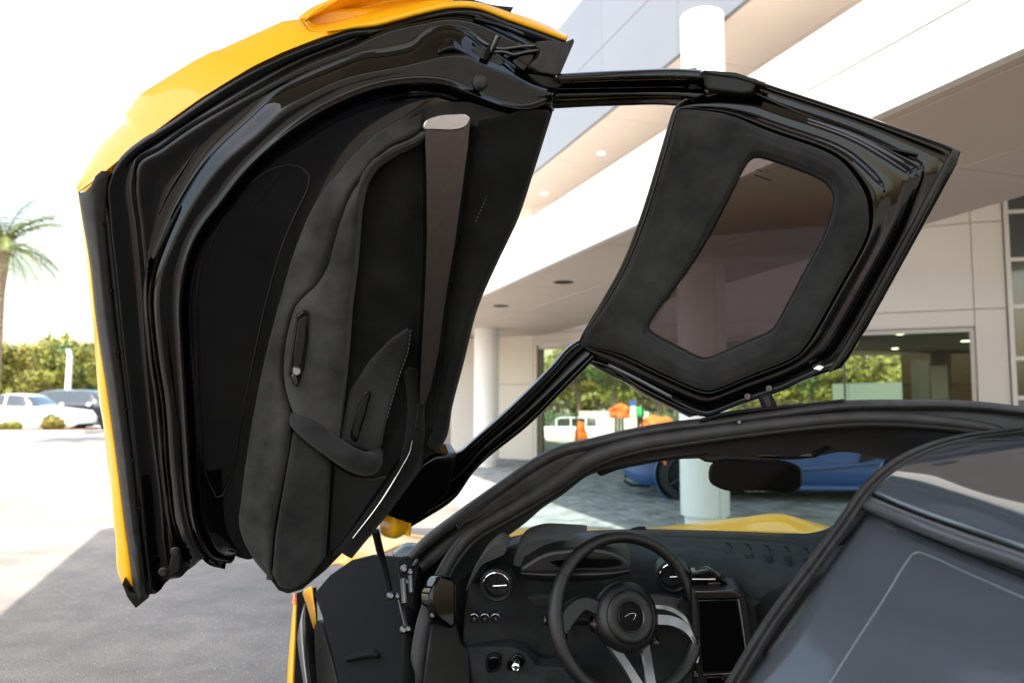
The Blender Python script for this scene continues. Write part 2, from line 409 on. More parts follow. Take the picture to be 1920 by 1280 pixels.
for t in np.arange(7.97-2.35*3, 22, 2.35):
    lathe('downlight', M['satin'], can, RT(3.38, t, ZS-.006), (0, 0, 1), [(.0, 0), (.11, 0), (.12, .004), (.12, .012), (.0, .012)], 20)
# --- upper storey over the canopy
up = rtbox('upper_storey', M['joint'], bld, 4.86, 13.0, -7, 34, 5.53, 7.6)
for a in np.arange(-7, 34, 2.1):
    for z0, z1 in ((5.5, 6.55), (6.56, 7.66)):
        rtbox('facade_panel', M['upper'], up, 4.80, 4.85, a+.005, a+2.095, z0, z1)
    for ra, rb in ((4.855, 5.9), (5.908, 7.6), (7.608, 10), (10.01, 12.9)):
        rtbox('soffit_panel', M['beige'], up, ra, rb, a+.005, a+2.095, 5.49, 5.525)
for t in np.arange(11.3-2.65*5, 30, 2.65):
    c = lathe('downlight', M['alframe'], up, RT(5.5, t, 5.482), (0, 0, 1), [(.07, .0), (.09, -.004), (.09, .006), (.07, .006)], 18, True)
    lathe('lamp', M['lamp'], up, RT(5.5, t, 5.484), (0, 0, 1), [(.0, 0), (.068, 0), (.068, .004), (0, .004)], 14)
rtbox('sun_block_slab', M['white'], bld, 4.5, 5.6, -7, 34, 3.85, 3.95)  # hidden slab added to block a stray strip of sun behind the canopy
# unseen roof slab added above the camera, outline shaped to shade the car
V = [RT(r, t, 5.2) for r, t in ((-2.88, -9), (1.9, -9), (1.9, 5.0), (-2.88, 6.7))]
mesh('shade_roof', V+[v+[0, 0, .35] for v in V], [f[::-1] for f in BF], M['beige'], bld, False)
for t in (-7.5, -4.5):
    rtbox('roof_beam', M['beige'], bld, 1.9, 4.85, t, t+.8, 5.22, 5.53)
# --- columns
def column(c, r0, z0, z1, plinth=True):
    o = lathe('column', M['white'], bld, c, (0, 0, 1), [(r0, z0+(.135 if plinth else 0)), (r0, 1.68 if plinth else (z0+z1)/2), (r0-.006, 1.684 if plinth else (z0+z1)/2+.003), (r0-.006, 1.69 if plinth else (z0+z1)/2+.008), (r0, 1.694 if plinth else (z0+z1)/2+.012), (r0, z1)], 48)
    if plinth: lathe('plinth', M['white'], o, c, (0, 0, 1), [(0, 0), (r0*.84, 0), (r0*.84, .13), (r0*.98, .137), (0, .137)], 48)
    a = math.atan2(-c[1], -c[0])+.62
    s_ = np.array([math.cos(a), math.sin(a), 0])*(r0-.002)
    tube('seam', M['joint'], o, [np.array(c)+s_+np.array([0, 0, z0+.14]), np.array(c)+s_+np.array([0, 0, z1])], .0035, 6)
column(G(1317, 7.68), .244, 0, ZS+.03)
column(G(912, 14.5), .24, 0, ZS+.03)
column(RT(4.0, 1.2, 0), .244, 0, ZS+.03)
column(np.array([2.10, 7.95, 0]), .235, ZF-.04, 5.5, False)
# --- walls and shop windows
A_, B_, C_, D_, E_, F_ = G(940, 16.4), G(1000, 16.0), G(1588, 12.4), G(1832, 11.62), G(1893, 11.48), G(2250, 10.9)
wl = quad_box('wall', M['joint'], bld, G(700, 18.2), B_, -.3, 5.5, .25, out=-.03)
def panels(p, q, zs, n, m_, parent):
    p, q = np.array(p), np.array(q)
    for i in range(n):
        for z0, z1 in zip(zs[:-1], zs[1:]):
            quad_box('wall_panel', m_, parent, p+(q-p)*i/n, p+(q-p)*(i+1)/n, z0, z1, .04, inset=.005, out=.012, bev=.003)
panels(G(900, 16.7), B_, (0, 1.62, 2.9, 5.5), 1, M['cream'], wl)
panels(G(740, 18.0), G(900, 16.7), (0, 1.62, 2.9, 5.5), 1, M['cream'], wl)
pil = quad_box('pilaster', M['wallp'], bld, G(846, 16.2), G(891, 16.2), 0, 2.62, .3)
quad_box('wall_vent', M['white'], wl, G(838, 16.4), G(843, 16.4), .22, .30, .05)
wr = quad_box('wall', M['joint'], bld, B_, D_, 2.47, 5.5, .25, out=-.03)
Bm, Cm = B_+(C_-B_)*.33, B_+(C_-B_)*.67
for p, q in ((B_, Bm), (Bm, Cm), (Cm, C_), (C_, D_)):
    panels(p, q, (2.43, 2.70, 4.07, 5.5), 1, M['wallp'], wr)
wd_ = quad_box('wall', M['joint'], bld, D_, F_, -1.6, 5.5, .25, out=-.03)
panels(D_, E_, (0, 2.70, 4.07, 5.5), 1, M['wallp'], wd_)
sf = quad_box('shop_front', M['alframe'], bld, B_, C_, 2.36, 2.435, .12, out=-.06)
quad_box('head_frame', M['alframe'], sf, C_, D_, 2.36, 2.435, .12, out=-.06)
quad_box('jamb', M['alframe'], sf, C_+(D_-C_)*.965, D_, -.1, 2.37, .12, out=-.05)
quad_box('jamb', M['cream'], sf, B_, B_+(C_-B_)*.012, -.1, 2.44, .3, out=.0)
quad_box('jamb', M['jambdark'], sf, B_+(C_-B_)*.0125, B_+(C_-B_)*.028, -.1, 2.37, .1, out=-.06)
def along(px):   # plan point on the shop front seen at pixel column px
    for p, q in ((B_, C_), (C_, D_)):
        k = (px-960)/F; e = q-p; t = (k*p[1]-p[0])/(e[0]-k*e[1])
        if -1e-6 <= t <= 1.0001: return p+e*t
for a, b in ((1004, 1081), (1081, 1205), (1205, 1400), (1400, 1588), (1588, 1820)):
    quad_box('glass_pane', M['shop'], sf, along(a), along(b), -.02, 2.37, .012, out=-.10, inset=.004)
for px in (1081, 1205, 1400, 1588):
    p = along(px); quad_box('glazing_joint', M['jambdark'], sf, p-np.array([.016, 0, 0]), p+np.array([.016, 0, 0]), -.02, 2.36, .02, out=-.092)
# tall window at the right end
tw = quad_box('tall_window', M['alframe'], bld, E_+(F_-E_)*.004, E_+(F_-E_)*.03, -.1, 5.45, .14, out=.05)
wz = [-.1, .6, 1.32, 1.92, 2.72, 3.45, 4.2, 5.4]
for z0, z1 in zip(wz[:-1], wz[1:]):
    quad_box('glass_pane', M['carglass'], tw, E_+(F_-E_)*.03, E_+(F_-E_)*.62, z0+.03, z1-.03, .02, out=.02)
    quad_box('transom', M['alframe'], tw, E_+(F_-E_)*.03, E_+(F_-E_)*.62, z1-.03, z1+.03, .1, out=.045)
# showroom inside: ceiling with lamps, back wall
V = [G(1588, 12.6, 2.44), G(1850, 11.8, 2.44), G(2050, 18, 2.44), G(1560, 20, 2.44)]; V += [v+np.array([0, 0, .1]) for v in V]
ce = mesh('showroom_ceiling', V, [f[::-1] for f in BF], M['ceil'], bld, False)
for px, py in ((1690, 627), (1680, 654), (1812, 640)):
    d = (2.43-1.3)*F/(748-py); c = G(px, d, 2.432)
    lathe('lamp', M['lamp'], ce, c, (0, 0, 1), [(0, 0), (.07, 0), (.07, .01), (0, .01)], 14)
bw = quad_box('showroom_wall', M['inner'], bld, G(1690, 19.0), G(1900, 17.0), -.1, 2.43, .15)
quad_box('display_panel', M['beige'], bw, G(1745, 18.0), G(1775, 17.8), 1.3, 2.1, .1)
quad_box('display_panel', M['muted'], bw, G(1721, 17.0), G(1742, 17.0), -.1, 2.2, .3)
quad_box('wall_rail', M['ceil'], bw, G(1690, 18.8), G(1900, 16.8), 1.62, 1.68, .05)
# ================================================================== THE YELLOW SPORTS CAR
car = thing('sports_car', 'yellow sports car with its upswung driver door wide open under the unseen roof slab', 'car', (.25, 2.0, 0))
DA = Plane((200, 400, 1.62), (250, 1100, 1.80), (1000, 200, 1.85))     # door side
DB = Plane((1260, 200, 1.88), (1100, 640, 2.00), (1800, 285, 1.62))    # roof part of the door
# ---- door, inner pressing (glossy black)
R1 = [(277, 1114), (267, 1035), (258, 930), (240, 760), (228, 659), (213, 516), (201, 400), (199, 345), (214, 312), (333, 219), (483, 124), (600, 74), (663, 54), (701, 51), (790, 28), (845, 16), (888, 16), (954, 39), (1019, 62), (1062, 78)]
R2 = [(326, 1084), (318, 1040), (308, 930), (288, 760), (278, 640), (269, 501), (262, 427), (254, 335), (259, 308), (300, 281), (347, 248), (483, 167), (575, 118), (667, 82), (720, 58), (790, 41), (850, 32), (885, 38), (940, 62), (1000, 95), (1046, 130)]
R3 = [(362, 1062), (345, 1035), (328, 991), (313, 895), (300, 742), (290, 680), (283, 620), (279, 560), (284, 510), (300, 462), (339, 377), (393, 297), (467, 227), (517, 183), (567, 158), (619, 136), (681, 113), (740, 105), (775, 95), (803, 72), (832, 62), (868, 66), (905, 92), (950, 118), (1000, 148), (1044, 160)]
R3b = [(372, 1052), (358, 1030), (340, 985), (324, 890), (311, 742), (301, 680), (294, 620), (290, 560), (296, 512), (313, 466), (352, 385), (408, 307), (485, 240), (535, 195), (580, 170), (642, 142), (700, 128), (755, 118), (795, 108), (832, 100), (865, 98), (904, 115), (954, 135), (996, 157), (1043, 173)]
R4 = [(425, 1053), (398, 1046), (378, 1020), (366, 985), (357, 925), (350, 829), (343, 720), (338, 641), (336, 566), (343, 508), (357, 462), (380, 420), (407, 386), (450, 330), (510, 271), (583, 218), (650, 184), (700, 166), (757, 156), (796, 154), (839, 159), (888, 178), (937, 197), (990, 205), (1036, 190)]
R4b = [(440, 1046), (412, 1040), (392, 1014), (380, 980), (371, 925), (364, 829), (357, 720), (352, 641), (350, 566), (358, 511), (371, 468), (392, 429), (420, 395), (462, 340), (522, 283), (594, 230), (660, 195), (706, 178), (757, 169), (796, 167), (836, 172), (882, 190), (930, 206), (990, 209), (1036, 197)]
R6 = [(470, 1047), (452, 1000), (447, 978), (451, 938), (469, 809), (496, 671), (525, 560), (559, 450), (589, 382), (637, 319), (682, 270), (739, 229), (787, 202), (832, 191), (881, 190), (914, 200), (954, 213), (990, 213), (1034, 203)]
R5 = [((a[0]*.45+b[0]*.55), (a[1]*.45+b[1]*.55)) for a, b in zip(crom(R4b, 25), crom(R6, 25))]
door = loft('door', M['gloss'], car, DA, [
    (off(R1, 0), -.002), (off(R1, 5), .003), (off(R1, 16), .001),
    (off(R2, -8), -.002), (off(R2, -2), .004), (off(R2, 3), .011), (off(R2, 12), .012),
    (off(R3, -12), .013), (off(R3, -4), .016), (R3, .022), (R3b, .040), (off(R3b, 5), .045), (off(R3b, 14), .046),
    (off(R4, -14), .046), (off(R4, -5), .048), (R4, .054), (R4b, .030), (off(R4b, 5), .024), (off(R4b, 12), .020), (R5, .012), (off(R6, -4), .012), (off(R6, 10), .014)],
    nu=150, sub=3, th=.008)
door['label'] = 'open door with glossy black inner frame, black suede lining and yellow outer skin'
# pocket pressed into the frame and its fine raised outline
pocket = [(470, 700), (450, 800), (431, 900), (410, 935), (392, 905), (380, 800), (374, 660), (376, 534), (388, 478), (420, 409), (450, 364), (480, 336), (514, 315), (544, 309), (568, 316), (581, 332), (578, 352), (562, 385), (532, 454), (502, 555)]
tube('pocket_bead', M['gloss'], door, [DA(x, y, .020) for x, y in crom(pocket, 60, True)]+[DA(*crom(pocket, 60, True)[0], .020)], .0022, 8)
tube('frame_rib', M['gloss'], door, [DA(x, y, .012) for x, y in crom([(371, 274), (345, 315), (318, 358), (297, 402)], 16)], np.r_[np.linspace(.001, .0035, 8), np.linspace(.0035, .0015, 8)], 10)
# seal along the lower edge of the door, with fixing holes
SL = [(250, 1122), (244, 1061), (233, 983), (218, 864), (198, 720), (180, 605), (168, 494), (152, 400), (146, 362)]
SR = [(276, 1118), (267, 1035), (256, 930), (232, 720), (219, 623), (205, 498), (199, 400), (206, 322)]
loft('door_seal', M['rubber'], door, DA, [(SL, -.03), (off(SL, 4), -.004), (off(SL, 14), .012), (off(SR, -12), .012), (off(SR, -3), .002), (SR, -.008)], nu=60, sub=3)
SR2 = [(283, 1112), (275, 1035), (265, 930), (241, 760), (229, 659), (214, 516), (200, 395)]
loft('seal_flange', M['rubber_d'], door, DA, [([(273, 1116), (265, 1035), (254, 930), (230, 720), (217, 623), (203, 498), (192, 400)], -.004), (SR2, .004)], nu=40, sub=1)
for x, y in ((193, 421), (207, 545), (221, 660), (235, 766), (248, 862), (260, 950)):
    c = DA(x, y, .004); lathe('clip', M['satin'], door, c, DA.n, [(0, .004), (.004, .004), (.006, 0), (0, 0)], 12)
prism('door_tip', M['rubber_d'], door, DA, [(228, 1094), (246, 1112), (276, 1114), (280, 1120), (254, 1141), (238, 1120)], -.035, .006, .004)
# latch at the lower front corner
prism('latch_plate', M['satin'], door, DA, [(318, 1050), (330, 1012), (352, 1024), (380, 1044), (340, 1078), (312, 1084)], .0, .014, .003)
lt = prism('door_latch', M['rubber_d'], door, DA, [(322, 1040), (330, 1026), (340, 1038), (338, 1070), (318, 1082), (314, 1072)], .012, .03, .004)
for x, y in ((328, 1032), (306, 1070)):
    lathe('bolt', M['steel'], lt, DA(x, y, .028), DA.n, [(0, .008), (.007, .008), (.008, .004), (.011, .003), (.011, 0), (0, 0)], 12)
# ---- yellow outer skin
Y_IN = [(146, 361), (213, 309), (333, 216), (483, 121), (600, 71), (640, 58)]
Y_OUT = [(143, 345), (162, 312), (184, 276), (212, 247), (237, 228), (233, 213), (262, 176), (333, 133), (394, 97), (412, 95), (513, 50), (612, 2), (640, -14)]
PR = [((146, 361), (143, 345)), ((180, 336), (163, 310)), ((213, 309), (187, 273)), ((250, 279), (216, 245)), ((272, 262), (236, 229)), ((282, 254), (233, 213)), ((333, 216), (262, 177)), ((380, 183), (310, 147)), ((430, 152), (362, 115)), ((465, 131), (397, 97)), ((483, 121), (411, 94)), ((530, 99), (470, 67)), ((570, 83), (530, 40)), ((588, 76), (562, 36)), ((600, 71), (574, 50)), ((620, 64), (588, 58)), ((650, 55), (632, 56))]
pa = np.array(PR, float); lk = np.r_[0, np.cumsum(np.linalg.norm(np.diff(pa[:, 0], axis=0), axis=1))]; uu = np.linspace(0, lk[-1], 120)
pin = np.c_[np.interp(uu, lk, pa[:, 0, 0]), np.interp(uu, lk, pa[:, 0, 1])]; pout = np.c_[np.interp(uu, lk, pa[:, 1, 0]), np.interp(uu, lk, pa[:, 1, 1])]
V, Fc = [], []; KS = [(-.03, -.016), (0, -.006), (.012, -.001), (.04, -.002), (.10, -.007), (.25, -.016), (.5, -.034), (.75, -.056), (.95, -.080), (1.0, -.092), (.99, -.14)]
for k, h in KS:
    for a, b in zip(pin, pout): V.append(DA(*(a*(1-k)+b*k), h*(1 if h > -.02 else min(1, np.linalg.norm(a-b)/50+.15))))
for i in range(len(KS)-1):
    for j in range(119): Fc.append((i*120+j, i*120+j+1, (i+1)*120+j+1, (i+1)*120+j))
skin = solid(auto_smooth(mesh('outer_skin', V, Fc, M['yellow'], door), 50), .003)
loft('skin_crown', M['yellow'], skin, DA, [([(562, 36), (580, 30), (605, 16), (640, -4), (700, -24)], -.09), ([(558, 34), (580, 17), (612, 2), (650, -16), (700, -34)], -.11)], nu=24, sub=3, th=.004)
tube('panel_gap', M['amber'], skin, [DA(x, y, h) for x, y, h in ((412, 96, -.088), (440, 106, -.05), (470, 116, -.022), (484, 119, -.01))], .0022, 8)
# scoop in the skin: a hollow with a rolled front lip
SC_T = [(572, 40), (592, 22), (625, 4), (660, -12), (760, -32), (850, -34)]
SC_B = [(572, 42), (583, 55), (613, 58), (660, 49), (760, 24), (850, 2)]
loft('scoop', M['yellow'], skin, DA, [(SC_B, -.03), (off(SC_B, -5), -.05), ([(574, 41), (600, 38), (640, 28), (700, 10), (780, -6), (850, -18)], -.16), (SC_T, -.09)], nu=50, sub=5, th=.003)
LIPL = [(613, 60), (640, 57), (663, 53), (701, 49), (745, 38), (790, 26), (845, 15), (888, 15), (954, 38), (1019, 61), (1062, 77)]
loft('scoop_lip', M['yellow'], skin, DA, [([(x, y+9) for x, y in LIPL], -.03), ([(x, y+3) for x, y in LIPL], -.008), ([(613, 60), (640, 57), (663, 53), (701, 49), (745, 38), (790, 26), (845, 15), (888, 15), (954, 38), (1019, 61), (1062, 77)], .002),
     ([(613, 59), (640, 55), (663, 49), (701, 44), (745, 32), (790, 20), (845, 9), (888, 9), (954, 30), (1019, 52), (1064, 72)], .004),
     ([(613, 58), (640, 54), (663, 47), (701, 38), (745, 27), (790, 15), (845, 4), (888, 5), (954, 24), (1019, 45), (1066, 69)], -.014),
     ([(613, 56), (640, 52), (663, 45), (701, 36), (745, 25), (790, 13), (845, 2), (888, 3), (954, 22), (1019, 43), (1067, 67)], -.06)], nu=70, sub=4, th=.003)
loft('spoiler_blade', M['gloss'], skin, DA, [([(838, -6), (878, -2), (925, 10), (963, 14)], -.05), ([(838, 6), (880, 8), (925, 17), (957, 25)], -.05), ([(838, 8), (880, 10), (925, 19), (957, 27)], -.12)], nu=20, sub=2)
# left sliver of skin behind the seal, the skin's back
YL = [(243, 1110), (230, 1095), (216, 1004), (200, 829), (186, 749), (175, 616), (168, 552), (160, 480), (149, 395), (144, 350)]
loft('skin_edge', M['yellow'], skin, DA, [(SL[:1]+SL[1:], -.022), (off(YL, 2), -.05), (YL, -.07), (off(YL, 1), -.12)], nu=60, sub=3, th=.003)
back = [(236, 1100), (216, 1000), (186, 749), (160, 480), (150, 360), (240, 240), (400, 110), (612, 15), (845, 12), (1050, 80), (1030, 200), (980, 380), (890, 580), (835, 820), (700, 980), (560, 1040), (480, 1020), (400, 1000), (330, 1040), (280, 1090)]
prism('back_skin', M['yellow'], skin, DA, back, -.17, -.13, .01)
# ---- door lining (suede)
LIN = [(505, 1085), (470, 1040), (447, 978), (451, 938), (469, 809), (496, 671), (525, 560), (559, 450), (589, 382), (637, 319), (682, 270), (739, 229), (787, 202), (832, 191), (881, 190), (914, 200), (954, 213), (990, 213), (1032, 203), (1034, 212), (1000, 320), (970, 410), (930, 495), (896, 573), (868, 680), (847, 760), (832, 827), (816, 848), (790, 868), (762, 900), (696, 975), (650, 1030), (611, 1070), (567, 1106), (540, 1114), (522, 1108)]
lin = prism('door_lining', M['suede_d'], door, DA, LIN, -.02, .022, .006)
A1 = [(507, 1086), (470, 1040), (447, 978), (451, 938), (469, 809), (496, 671), (525, 560), (559, 450), (589, 382), (637, 319), (682, 270), (739, 229), (787, 203)]
B1 = [(507, 1086), (513, 1020), (516, 985), (531, 906), (547, 800), (545, 765), (533, 720), (533, 660), (543, 606), (553, 576), (598, 527), (612, 503), (626, 454), (641, 405), (660, 360), (682, 330), (700, 304), (731, 277), (772, 259), (793, 246)]
loft('outer_pad', M['suede_l'], lin, DA, [(A1, .004), (off(A1, 3), .026), (off(A1, 10), .034), ([((a[0]+b[0])/2, (a[1]+b[1])/2) for a, b in zip(crom(A1, 20), crom(B1, 20))], .040), (off(B1, -4), .042), (B1, .03)], nu=90, sub=3)
top = [(785, 240), (760, 250), (757, 228), (787, 203), (832, 192), (881, 191), (914, 201), (954, 214), (990, 214), (1030, 205), (1033, 214), (1012, 276), (950, 262), (884, 236)]
prism('top_pad', M['suede'], lin, DA, top, .0, .034, .006)
# bolster with the pull recess
B2 = [(566, 800), (552, 778), (534, 724), (533, 660), (543, 606), (553, 576), (598, 527), (612, 503), (626, 454), (641, 405), (660, 360), (682, 330), (700, 304), (731, 277), (772, 259), (797, 238)]
C2 = [(631, 830), (636, 780), (642, 720), (648, 660), (656, 560), (664, 500), (669, 442), (675, 380), (686, 338), (703, 313), (735, 289), (775, 270), (800, 256)]
mid = [((a[0]*.55+b[0]*.45), (a[1]*.55+b[1]*.45)) for a, b in zip(crom(B2, 30), crom(C2, 30))]
loft('bolster', M['suede_l'], lin, DA, [(B2, .034), (off(B2, 5), .052), (mid, .072), (off(C2, -7), .074), (C2, .066), (off(C2, 4), .040), (off(C2, 8), .02)], nu=90, sub=4)
hp = [(556, 592), (569, 582), (580, 584), (578, 636), (570, 690), (562, 716), (555, 727), (549, 718), (541, 703), (546, 660)]
hr = prism('pull_recess', M['gloss'], lin, DA, hp, .03, .076, .003)
prism('pull_pocket', M['rubber_d'], lin, DA, [(560, 600), (575, 592), (572, 640), (565, 682), (552, 690), (551, 660)], .06, .0785, .002)
lathe('release_knob', M['chrome'], lin, DA(556, 694, .077), DA.n, [(0, .012), (.008, .012), (.011, .008), (.0115, 0), (0, 0)], 18)
prism('release_lever', M['steel'], lin, DA, [(546, 704), (553, 700), (559, 718), (554, 724)], .07, .083, .002)
# recessed middle panel
C3 = off(C2, 6); D3 = [(778, 800), (784, 760), (789, 700), (791, 660), (797, 540), (800, 442), (799, 340), (797, 262), (797, 250)]
loft('middle_panel', M['suede_d'], lin, DA, [(C3, .022), ([((a[0]+b[0])/2, (a[1]+b[1])/2) for a, b in zip(crom(C3, 20), crom(D3, 20))], .032), (off(D3, 8), .036), (off(D3, 3), .052), (D3, .054)], nu=60, sub=4)
# aluminium blade
al = prism('aluminium_blade', M['alu'], lin, DA, [(797, 242), (806, 243), (881, 228), (882, 224), (877, 277), (866, 360), (855, 442), (836, 555), (822, 660), (808, 725), (796, 758), (787, 758), (789, 710), (791, 660), (798, 540), (801, 442), (800, 340)], .02, .072, .004, seg=3)
prism('blade_cap', M['cap'], al, DA, [(794, 240), (797, 228), (817, 218), (851, 214), (874, 215), (882, 221), (880, 229), (806, 244), (798, 244)], .03, .0755, .004, n=40, seg=3)
# belt-line panel beside the window
E3 = [(797, 800), (812, 742), (828, 660), (841, 555), (860, 442), (871, 360), (883, 277), (887, 224)]
F3 = [(818, 846), (832, 827), (847, 760), (868, 680), (896, 573), (930, 495), (970, 410), (1000, 320), (1034, 212)]
loft('belt_panel', M['suede_d'], lin, DA, [(E3, .018), (off(E3, 5), .030), (off(E3, 16), .036), (off(F3, -22), .046), (off(F3, -6), .044), (F3, .028), (off(F3, 1), -.02)], nu=60, sub=3)
st = crom([(988, 226), (947, 302), (918, 358), (891, 416)], 60)
for a, b in zip(st[0:-1:2], st[1::2]):
    tube('stitch', M['stitch'], lin, [DA(*a, .044), DA(*b, .044)], .0008, 5)
ci = DA(922, 261, .037)
lathe('round_cover', M['suede_d'], lin, ci, DA.n, [(0, .006), (.019, .006), (.0215, .004), (.022, .001), (.024, .001), (.025, .003), (.026, -.002), (0, -.002)], 32)
# lower pads, bin and grab handle
lp = [(551, 812), (622, 868), (617, 961), (611, 1045), (575, 1094), (545, 1108), (524, 1104), (511, 1080), (517, 1010), (533, 916)]
prism('lower_pad', M['suede'], lin, DA, lp, .0, .058, .012, seg=4)
bn = [(627, 872), (660, 893), (700, 897), (745, 885), (758, 848), (772, 800), (778, 820), (765, 858), (740, 900), (690, 965), (640, 1020), (616, 1040), (619, 961)]
prism('bin_panel', M['plastic'], lin, DA, bn, .0, .030, .004)
wedge = [(640, 830), (658, 740), (696, 680), (732, 642), (770, 617), (768, 648), (749, 707), (727, 783), (716, 838), (700, 850)]
prism('arm_wedge', M['suede'], lin, DA, wedge, .01, .058, .010, seg=4)
wst = crom([(770, 619), (767, 649), (748, 707), (726, 783)], 44)
for a, b in zip(wst[0:-1:2], wst[1::2]): tube('stitch', M['stitch'], lin, [DA(*a, .0585), DA(*b, .0585)], .0008, 5)
prism('pull_slot', M['gloss'], lin, DA, [(694, 731), (690, 760), (678, 800), (666, 829), (660, 824), (664, 788), (676, 752), (688, 732)], .04, .062, .003, n=30)
prism('pull_slot_hollow', M['rubber_d'], lin, DA, [(691, 738), (687, 760), (676, 796), (667, 820), (664, 818), (668, 790), (678, 756)], .04, .0632, .001, n=24)
g = [(552, 780, .020), (566, 792, .052), (590, 812, .072), (625, 838, .082), (655, 858, .088), (680, 868, .084), (694, 868, .07), (700, 858, .05), (704, 845, .03)]
tube('grab_handle', M['suede'], lin, [DA(x, y, h) for x, y, h in g], [.018, .025, .027, .027, .028, .029, .028, .024, .018], 18, 40)
loft('bin_rim', M['suede_d'], lin, DA, [([(757, 700), (764, 760), (752, 850), (690, 950), (622, 1040)], .026), ([(764, 690), (776, 770), (768, 850), (706, 950), (640, 1036)], .05), ([(776, 690), (788, 770), (782, 852), (722, 954), (650, 1042)], .05), ([(790, 690), (800, 780), (796, 860), (740, 946), (660, 1046)], .0)], nu=40, sub=4)
tube('bright_strip', M['white_trim'], lin, [DA(x, y, .056) for x, y in crom([(773, 826), (768, 848), (754, 874), (714, 940), (662, 1008)], 30)], np.r_[np.linspace(.0012, .0032, 15), np.linspace(.0032, .0018, 15)], 10)
# ---- top corner: bumper stop, gasket, pin, boot
lathe('rubber_stop', M['rubber'], door, DA(900, 156, .046), DA.n, [(0, .018), (.010, .018), (.013, .016), (.0155, .008), (.018, .006), (.0185, 0), (0, 0)], 28)
for x, y, h in ((845, 81, .034), (862, 120, .046)):
    if y < 100: lathe('screw', M['satin'], door, DA(x, y, h), DA.n, [(0, .001), (.004, .001), (.005, .004), (.008, .003), (.009, 0), (0, 0)], 18)
loft('corner_ledge', M['gloss'], door, DA, [([(820, 92), (832, 76), (845, 72), (862, 84), (890, 108)], .034), ([(822, 99), (834, 95), (850, 93), (868, 99), (894, 112)], .044)], nu=24, sub=3)
gk = prism('latch_gasket', M['rubber'], door, DA, [(886, 90), (896, 86), (912, 92), (930, 104), (944, 118), (940, 122), (920, 121), (900, 110)], .01, .036, .003, n=28)
tube('latch_pin', M['steel'], gk, [DA(916, 110, .03), DA(924, 90, .055), (DA(934, 68, .06))], [.006, .0065, .007], 12)
tube('latch_pin_body', M['satin'], gk, [DA(911, 112, .03), DA(922, 88, .05)], .009, 12)
for q in ([(893, 72), (915, 86), (940, 92), (975, 88), (1006, 86)], [(926, 98), (945, 98), (962, 103), (985, 98), (1010, 94)]):
    tube('latch_rod', M['steel'], gk, [DA(x, y, .03) for x, y in q], .0048, 10, 24)
tube('corner_rib', M['gloss'], door, [DA(x, y, .012) for x, y in ((890, 36), (940, 50), (980, 66))], .006, 10, 12)
bt = prism('rubber_boot', M['rubber'], door, DA, [(1006, 78), (1030, 76), (1060, 80), (1076, 72), (1078, 78), (1052, 138), (1046, 142), (1010, 136), (996, 126), (996, 120), (1010, 108), (1014, 96), (1006, 88)], -.03, .04, .008, seg=3)
prism('boot_foot', M['rubber_d'], door, DA, [(990, 138), (1010, 140), (1044, 146), (1056, 158), (1046, 168), (1020, 164), (1000, 152)], .0, .036, .004)
# ---- window bar between door side and roof part
BT = [(1044, 138), (1110, 134), (1175, 131), (1287, 129), (1315, 131)]
def hA(x):    # the bar runs from the side plane over to the roof plane
    k = min(max((x-1040)/220, 0), 1); return k
class Bar:
    n = (DA.n+DB.n)/np.linalg.norm(DA.n+DB.n)
    def __call__(s, px, py, h=0):
        a = 1/((DA(px, py, h)-EYE) @ AY); b = 1/((DB(px, py, h)-EYE) @ AY); k = sstep(1030, 1330, px); return P(px, py, 1/(a*(1-k)+b*k))
BAR = Bar()
def yo(l, d): return [(x, y+d) for x, y in l]
loft('window_bar', M['gloss'], door, BAR, [(yo(BT, 0), .02), (yo(BT, 2), .052), (yo(BT, 6), .060), (yo(BT, 9), .060), ([(1048, 150), (1110, 148), (1175, 145), (1287, 144), (1318, 146)], .060), ([(1048, 152), (1110, 150), (1175, 147), (1287, 146), (1318, 148)], .057),
     ([(1044, 166), (1110, 165), (1175, 164), (1287, 163), (1320, 165)], .002), ([(1043, 168), (1110, 167), (1175, 166), (1287, 165), (1320, 167)], .002), ([(1042, 172), (1110, 171), (1175, 170), (1287, 170), (1322, 172)], .014),
     ([(1036, 187), (1110, 184), (1175, 182), (1240, 181), (1275, 182), (1310, 186)], .014), ([(1036, 191), (1110, 188), (1175, 186), (1240, 185), (1275, 186), (1310, 190)], .006), ([(1034, 203), (1110, 199), (1175, 197), (1240, 196), (1268, 198), (1300, 204)], .002), ([(1034, 204), (1110, 200), (1175, 198), (1240, 197), (1268, 199), (1300, 205)], -.03)], nu=50, sub=3, sharp=(5, 6))
prism('cap_base', M['gloss'], door, DB, [(1292, 136), (1330, 134), (1344, 150), (1344, 184), (1292, 190)], -.03, .0, .002)
for x, y in ((1075, 152), (1166, 148), (1260, 147)):
    lathe('screw', M['satin'], door, BAR(x, y, .052), BAR.n, [(0, .001), (.0035, .001), (.0045, .004), (.0065, .003), (.0075, 0), (0, 0)], 18)
prism('bar_clip', M['rubber_d'], door, DB, [(1290, 128), (1306, 127), (1308, 138), (1290, 140)], -.02, .02, .003)
cap = prism('corner_cap', M['plastic'], door, DB, [(1311, 133), (1325, 131), (1380, 137), (1421, 148), (1420, 157), (1410, 174), (1390, 176), (1326, 168), (1316, 152)], -.02, .036, .006, seg=3)
prism('cap_strip', M['rubber_d'], cap, DB, [(1318, 131), (1380, 136), (1436, 155), (1434, 162), (1380, 146), (1322, 138)], -.02, .042, .003)
